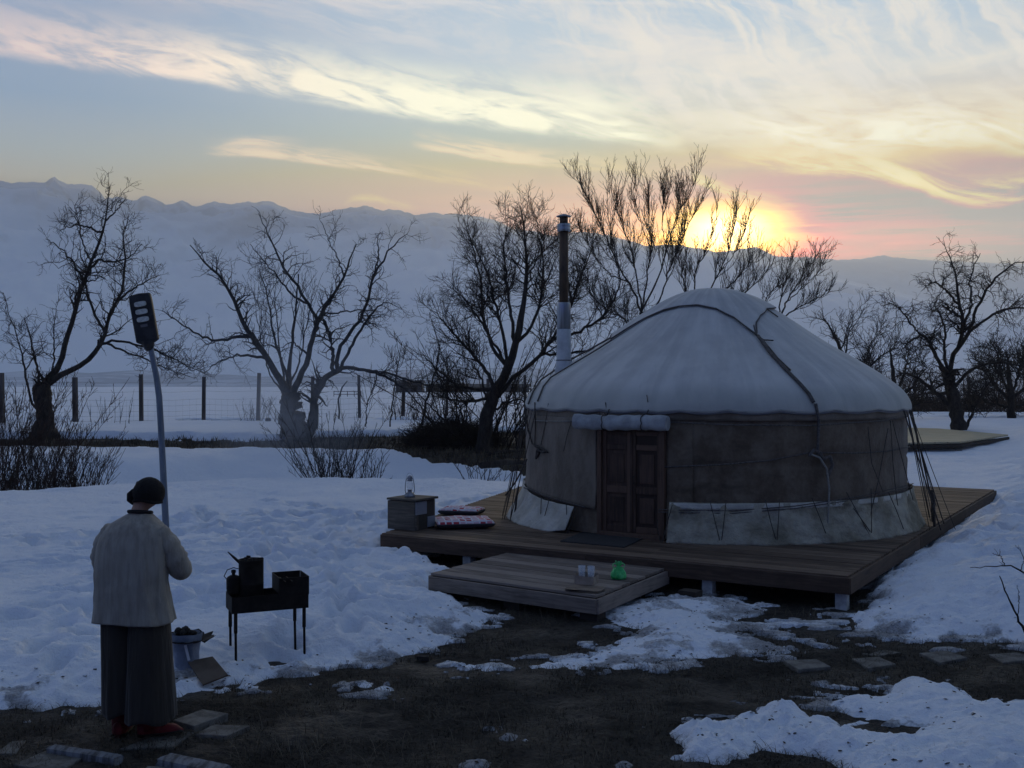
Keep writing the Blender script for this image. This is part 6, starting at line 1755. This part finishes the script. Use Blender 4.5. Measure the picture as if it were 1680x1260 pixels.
# smock: rings from the collar to the hem, rounded box in plan
def sq(a, rx, ry, e=2.6):
    c_, s_ = math.cos(a), math.sin(a)
    k = (abs(c_) ** e + abs(s_) ** e) ** (-1 / e); return rx * c_ * k, ry * s_ * k
m_smock = mat('beige_linen_smock', lambda g: (lambda xyz: g.mix(g.step(g.noise(g.vec(xyz[0] * 16, xyz[1] * 16, xyz[2] * 1.6), 2.0, 4, .6) * .6 + g.noise(g.coord('Object'), 5, 4, .6) * .4, .36, .64), (.25, .225, .19), (.36, .33, .28)))(g.sep(g.coord('Object'))), .95,
              lambda g: (lambda xyz: (g.noise(g.vec(xyz[0] * 70, xyz[1] * 70, xyz[2] * 4), 1.4, 3, .6) * .25 + g.noise(g.vec(xyz[0] * 5, xyz[1] * 5, xyz[2] * 2.4), 1.5, 4, .6), .5, .03))(g.sep(g.coord('Object'))), sheen=.2)
SMK = [(1.445, .062, .068, .012, .040), (1.430, .085, .080, .008, .034), (1.404, .128, .096, .004, .024), (1.375, .172, .112, .002, .014), (1.335, .210, .124, .0, .006), (1.285, .234, .132, -.004, .0), (1.22, .245, .140, -.010, -.006), (1.12, .246, .146, -.018, -.010), (1.02, .244, .150, -.022, -.010), (.94, .245, .155, -.020, -.006), (.86, .252, .162, -.016, .0), (.79, .262, .168, -.012, .0), (.745, .270, .172, -.010, .0)]
P = []
for i in range(48):
    t = i / 47 * (len(SMK) - 1); k0 = min(int(t), len(SMK) - 2); f_ = t - k0
    v = [SMK[k0][c] * (1 - f_) + SMK[k0 + 1][c] * f_ for c in range(5)]
    row = []
    for k in range(96):
        a = 2 * PI * k / 96
        x_, y_ = sq(a, v[1], v[2], 2.5)
        dn_ = (1.36 - v[0]) / .6
        n_ = float(fbm(np.array([math.cos(a) * 2.2 + 5]), np.array([math.sin(a) * 2.2 + v[0] * 1.4]), 4, 81)[0])
        fl = 1 + max(0, dn_) * (.075 * n_ + .012 * math.sin(a * 9 + v[0] * 3) * max(0, dn_)) + .020 * n_ + .014 * math.sin(v[0] * 34 + math.sin(a * 2) * 3) * math.exp(-((v[0] - 1.0) / .12) ** 2)
        row.append((v[3] + x_ * fl, v[4] + y_ * fl, v[0] + (.012 * math.sin(a * 3 + .6) + .018 * n_) * max(0, dn_ - .6)))
    P.append(row)
mb = MB().grid(P[::-1], True)
smo = mb.build('smock', m_smock, person, True); sm_ = smo.modifiers.new('thick', 'SOLIDIFY'); sm_.thickness = .006
def sleeve(sg):
    pts = [Vector((sg * .150, .0, 1.325)), Vector((sg * .205, .012, 1.26)), Vector((sg * .250, .04, 1.17)), Vector((sg * .272, .075, 1.085)), Vector((sg * .255, .135, 1.055)), Vector((sg * .195, .22, 1.07)), Vector((sg * .125, .295, 1.095))]
    rr = [.070, .078, .078, .074, .068, .058, .050]
    P2, R2 = [], []
    for i in range(30):
        t = i / 29 * (len(pts) - 1); k0 = min(int(t), len(pts) - 2); f_ = t - k0
        P2.append(pts[k0].lerp(pts[k0 + 1], f_)); R2.append((rr[k0] * (1 - f_) + rr[k0 + 1] * f_) * (1 + .05 * math.sin(i * 1.3) + .045 * math.sin(i * 2.9 + 1)))
    for _ in range(3):
        for i in range(1, 29): P2[i] = P2[i] * .5 + (P2[i - 1] + P2[i + 1]) * .25
    MB().tube(P2, R2, 22).build('sleeve', m_smock, person, True)
sleeve(1); sleeve(-1)
MB().tube([(.012 + .070 * math.cos(a), .040 + .072 * math.sin(a), 1.448 - .012 * math.sin(a)) for a in np.linspace(0, 2 * PI, 33)], .012, 8, False).build('collar', mat('dark_collar', (.02, .018, .02), .9), person, True)
o = MB().lathe([(0, 0), (.020, .001), (.022, .003), (0, .004)], n=10).build('stain', mat('smock_stain', (.10, .09, .08), .95), smo, loc=(.05, -.1515, 1.03)); o.rotation_euler = (R(90), 0, 0); o.scale = (1, .55, 1)
# trousers: a waist and two very wide pleated legs
m_trou = mat('dark_brown_wool', lambda g: (lambda xyz: g.mix(g.noise(g.vec(xyz[0] * 30, xyz[1] * 30, xyz[2] * 1.5), 1.5, 4, .6), (.022, .018, .015), (.050, .042, .035)))(g.sep(g.coord('Object'))), .95,
             lambda g: (lambda xyz: (g.noise(g.vec(xyz[0] * 14, xyz[1] * 14, xyz[2] * 1.2), 1.5, 3, .6), .6, .03))(g.sep(g.coord('Object'))), sheen=.15)
def leg(sg, x0, x1, rx1, ry1, ztop=.84, zb_=.135, yo=0.0):
    P = []
    for i in range(30):
        t = i / 29; z_ = ztop + (zb_ - ztop) * t
        rx = .112 + (rx1 - .112) * t ** .8; ry = .13 + (ry1 - .13) * t
        cx = x0 + (x1 - x0) * t
        row = []
        for k in range(72):
            a = 2 * PI * k / 72
            x_, y_ = sq(a, rx, ry, 2.2)
            pl_ = 1 + t * (.030 * math.sin(a * 7 + sg + t) + .018 * math.sin(a * 13 + 2 * sg)) + .05 * float(fbm(np.array([math.cos(a) * 1.5 + sg * 3]), np.array([math.sin(a) * 1.5 + t * 1.6]), 3, 85)[0])
            row.append((cx + x_ * pl_, yo * t + y_ * pl_, z_ + (.014 * math.sin(a * 4 + sg) if i > 26 else 0)))
        P.append(row)
    o = MB().grid(P[::-1], True).build('trouser_leg', m_trou, person, True); s_ = o.modifiers.new('thick', 'SOLIDIFY'); s_.thickness = .006
leg(-1, -.105, -.085, .118, .15, zb_=.155); leg(1, .100, .125, .155, .17, zb_=.125, yo=-.02)
# boots
m_boot = mat('red_felt_boot', mottled((.07, .005, .007), (.15, .010, .013), 12), .7)
m_sole = mat('black_boot_galosh', (.010, .009, .009), .5)
def boot(x_, y_, rz, dark):
    b_ = thing_part('boot', person, (x_, y_, -.005), rz)
    MB().lathe([(.056, .05), (.058, .10), (.060, .20), (.066, .26)], n=20, squash=(1, 1.1)).build('shaft', m_sole if dark else m_boot, b_, True)
    P = []
    for i in range(14):
        t = i / 13; yy_ = -.075 + .285 * t
        hw_ = .050 * (1 - max(0, t - .75) ** 2 * 9) * (.82 + .18 * math.sin(t * PI)) ; hh = (.105 - .055 * t) if t < .85 else (.058 - (t - .85) * .22)
        if i == 0: hw_ *= .6
        row = []
        for k in range(16):
            a = 2 * PI * k / 16; x2, z2 = sq(a, hw_, hh / 2, 2.6); row.append((x2, yy_, hh / 2 + z2 + .004))
        P.append(row)
    mb = MB().grid(P, True); mb.add(P[0], [tuple(range(16))]); mb.add(P[-1], [tuple(range(15, -1, -1))])
    mb.build('foot', m_boot, b_, True)
    P = [[(x_ * 1.07, y2, min(z_, .034) - .002) for x_, y2, z_ in row] for row in P]
    mb = MB().grid(P, True); mb.add(P[0], [tuple(range(16))]); mb.add(P[-1], [tuple(range(15, -1, -1))])
    mb.build('sole', m_sole, b_, True)
def thing_part(name, parent, loc, rz):
    o = bpy.data.objects.new(name, None); COL.objects.link(o); o.parent = parent; o.location = loc; o.rotation_euler = (0, 0, rz); return o
boot(-.095, -.01, R(14), False); boot(.10, .0, R(-58), False)
# hat: knitted cap with a turned up rim and a lowered flap on the left
m_hat = mat('black_knit', lambda g: (lambda xyz: g.mix(g.noise(g.vec(xyz[0] * 60, xyz[1] * 60, xyz[2] * 20), 1, 2, .5), (.006, .006, .007), (.018, .017, .018)))(g.sep(g.coord('Object'))), .95, lambda g: (g.noise(g.coord('Object'), 80, 3, .6), .9, .02))
P = []
for i in range(22):
    t = i / 21; a1 = t * PI * .69
    row = []
    for k in range(44):
        a = 2 * PI * k / 44
        n_ = float(pn(np.array([math.cos(a) * 2.4 + 4]), np.array([math.sin(a) * 2.4 + t * 2]), 91)[0])
        r_ = math.sin(a1) * (1 + .045 * n_)
        row.append((r_ * .099 * math.cos(a), r_ * .112 * math.sin(a), .104 * math.cos(a1) + (.006 * n_)))
    P.append(row)
hat = MB().grid(P, True).build('hat', m_hat, person, True, loc=(.052, .078, 1.568))
hat.rotation_euler = (R(-8), R(3), 0)
MB().tube([(.084 * math.cos(a), .094 * math.sin(a), -.055 + .004 * math.sin(a * 3)) for a in np.linspace(0, 2 * PI, 41)], .010, 10, False).build('rim', m_hat, hat, True)
MB().tube([(-.080, -.04, .01), (-.100, -.035, -.020), (-.104, -.025, -.050), (-.088, -.01, -.075)], [.020, .032, .030, .016], 10).build('ear_flap', m_hat, hat, True)

# ------------------------------------------------------------------ smoke drifting over the bank and above the stovepipe
def smoke(name, c_, d_, dens, ani, seed, sc_):
    sm = bpy.data.materials.new(name); sm.use_nodes = True; n_ = sm.node_tree; n_.nodes.clear(); g = NT(n_)
    x, y, z = g.sep(g.coord('Generated'))
    fx_ = g.step((x - .5).abs(), .5, .1); fy_ = g.step((y - .5).abs(), .5, .1); fz_ = g.step((z - .5).abs(), .5, .15)
    nz = g.step(g.noise(g.vec(x * sc_[0] + seed, y * sc_[1], z * sc_[2]), 1.0, 4, .55, .5), .42, .70)
    v_ = n_.nodes.new('ShaderNodeVolumePrincipled'); v_.inputs['Color'].default_value = (.75, .85, 1, 1); v_.inputs['Anisotropy'].default_value = ani
    g.put(v_.inputs['Density'], nz * fx_ * fy_ * fz_ * dens)
    oo_ = n_.nodes.new('ShaderNodeOutputMaterial'); n_.links.new(v_.outputs[0], oo_.inputs['Volume'])
    return MB().box((0, 0, 0), d_).build(name, sm, None, loc=c_, kind='stuff')
smoke('brazier_smoke', tuple(at(480, 640, 25)), (4.2, 3.0, 4.6), .30, .2, 2.0, (1.2, 1.0, 1.6))
smoke('chimney_smoke', (YC.x + CX - .15, YC.y + CY, CAMZ + 3.3), (1.3, 1.0, 1.9), .20, .0, 6.0, (1.6, 1.2, 1.4))
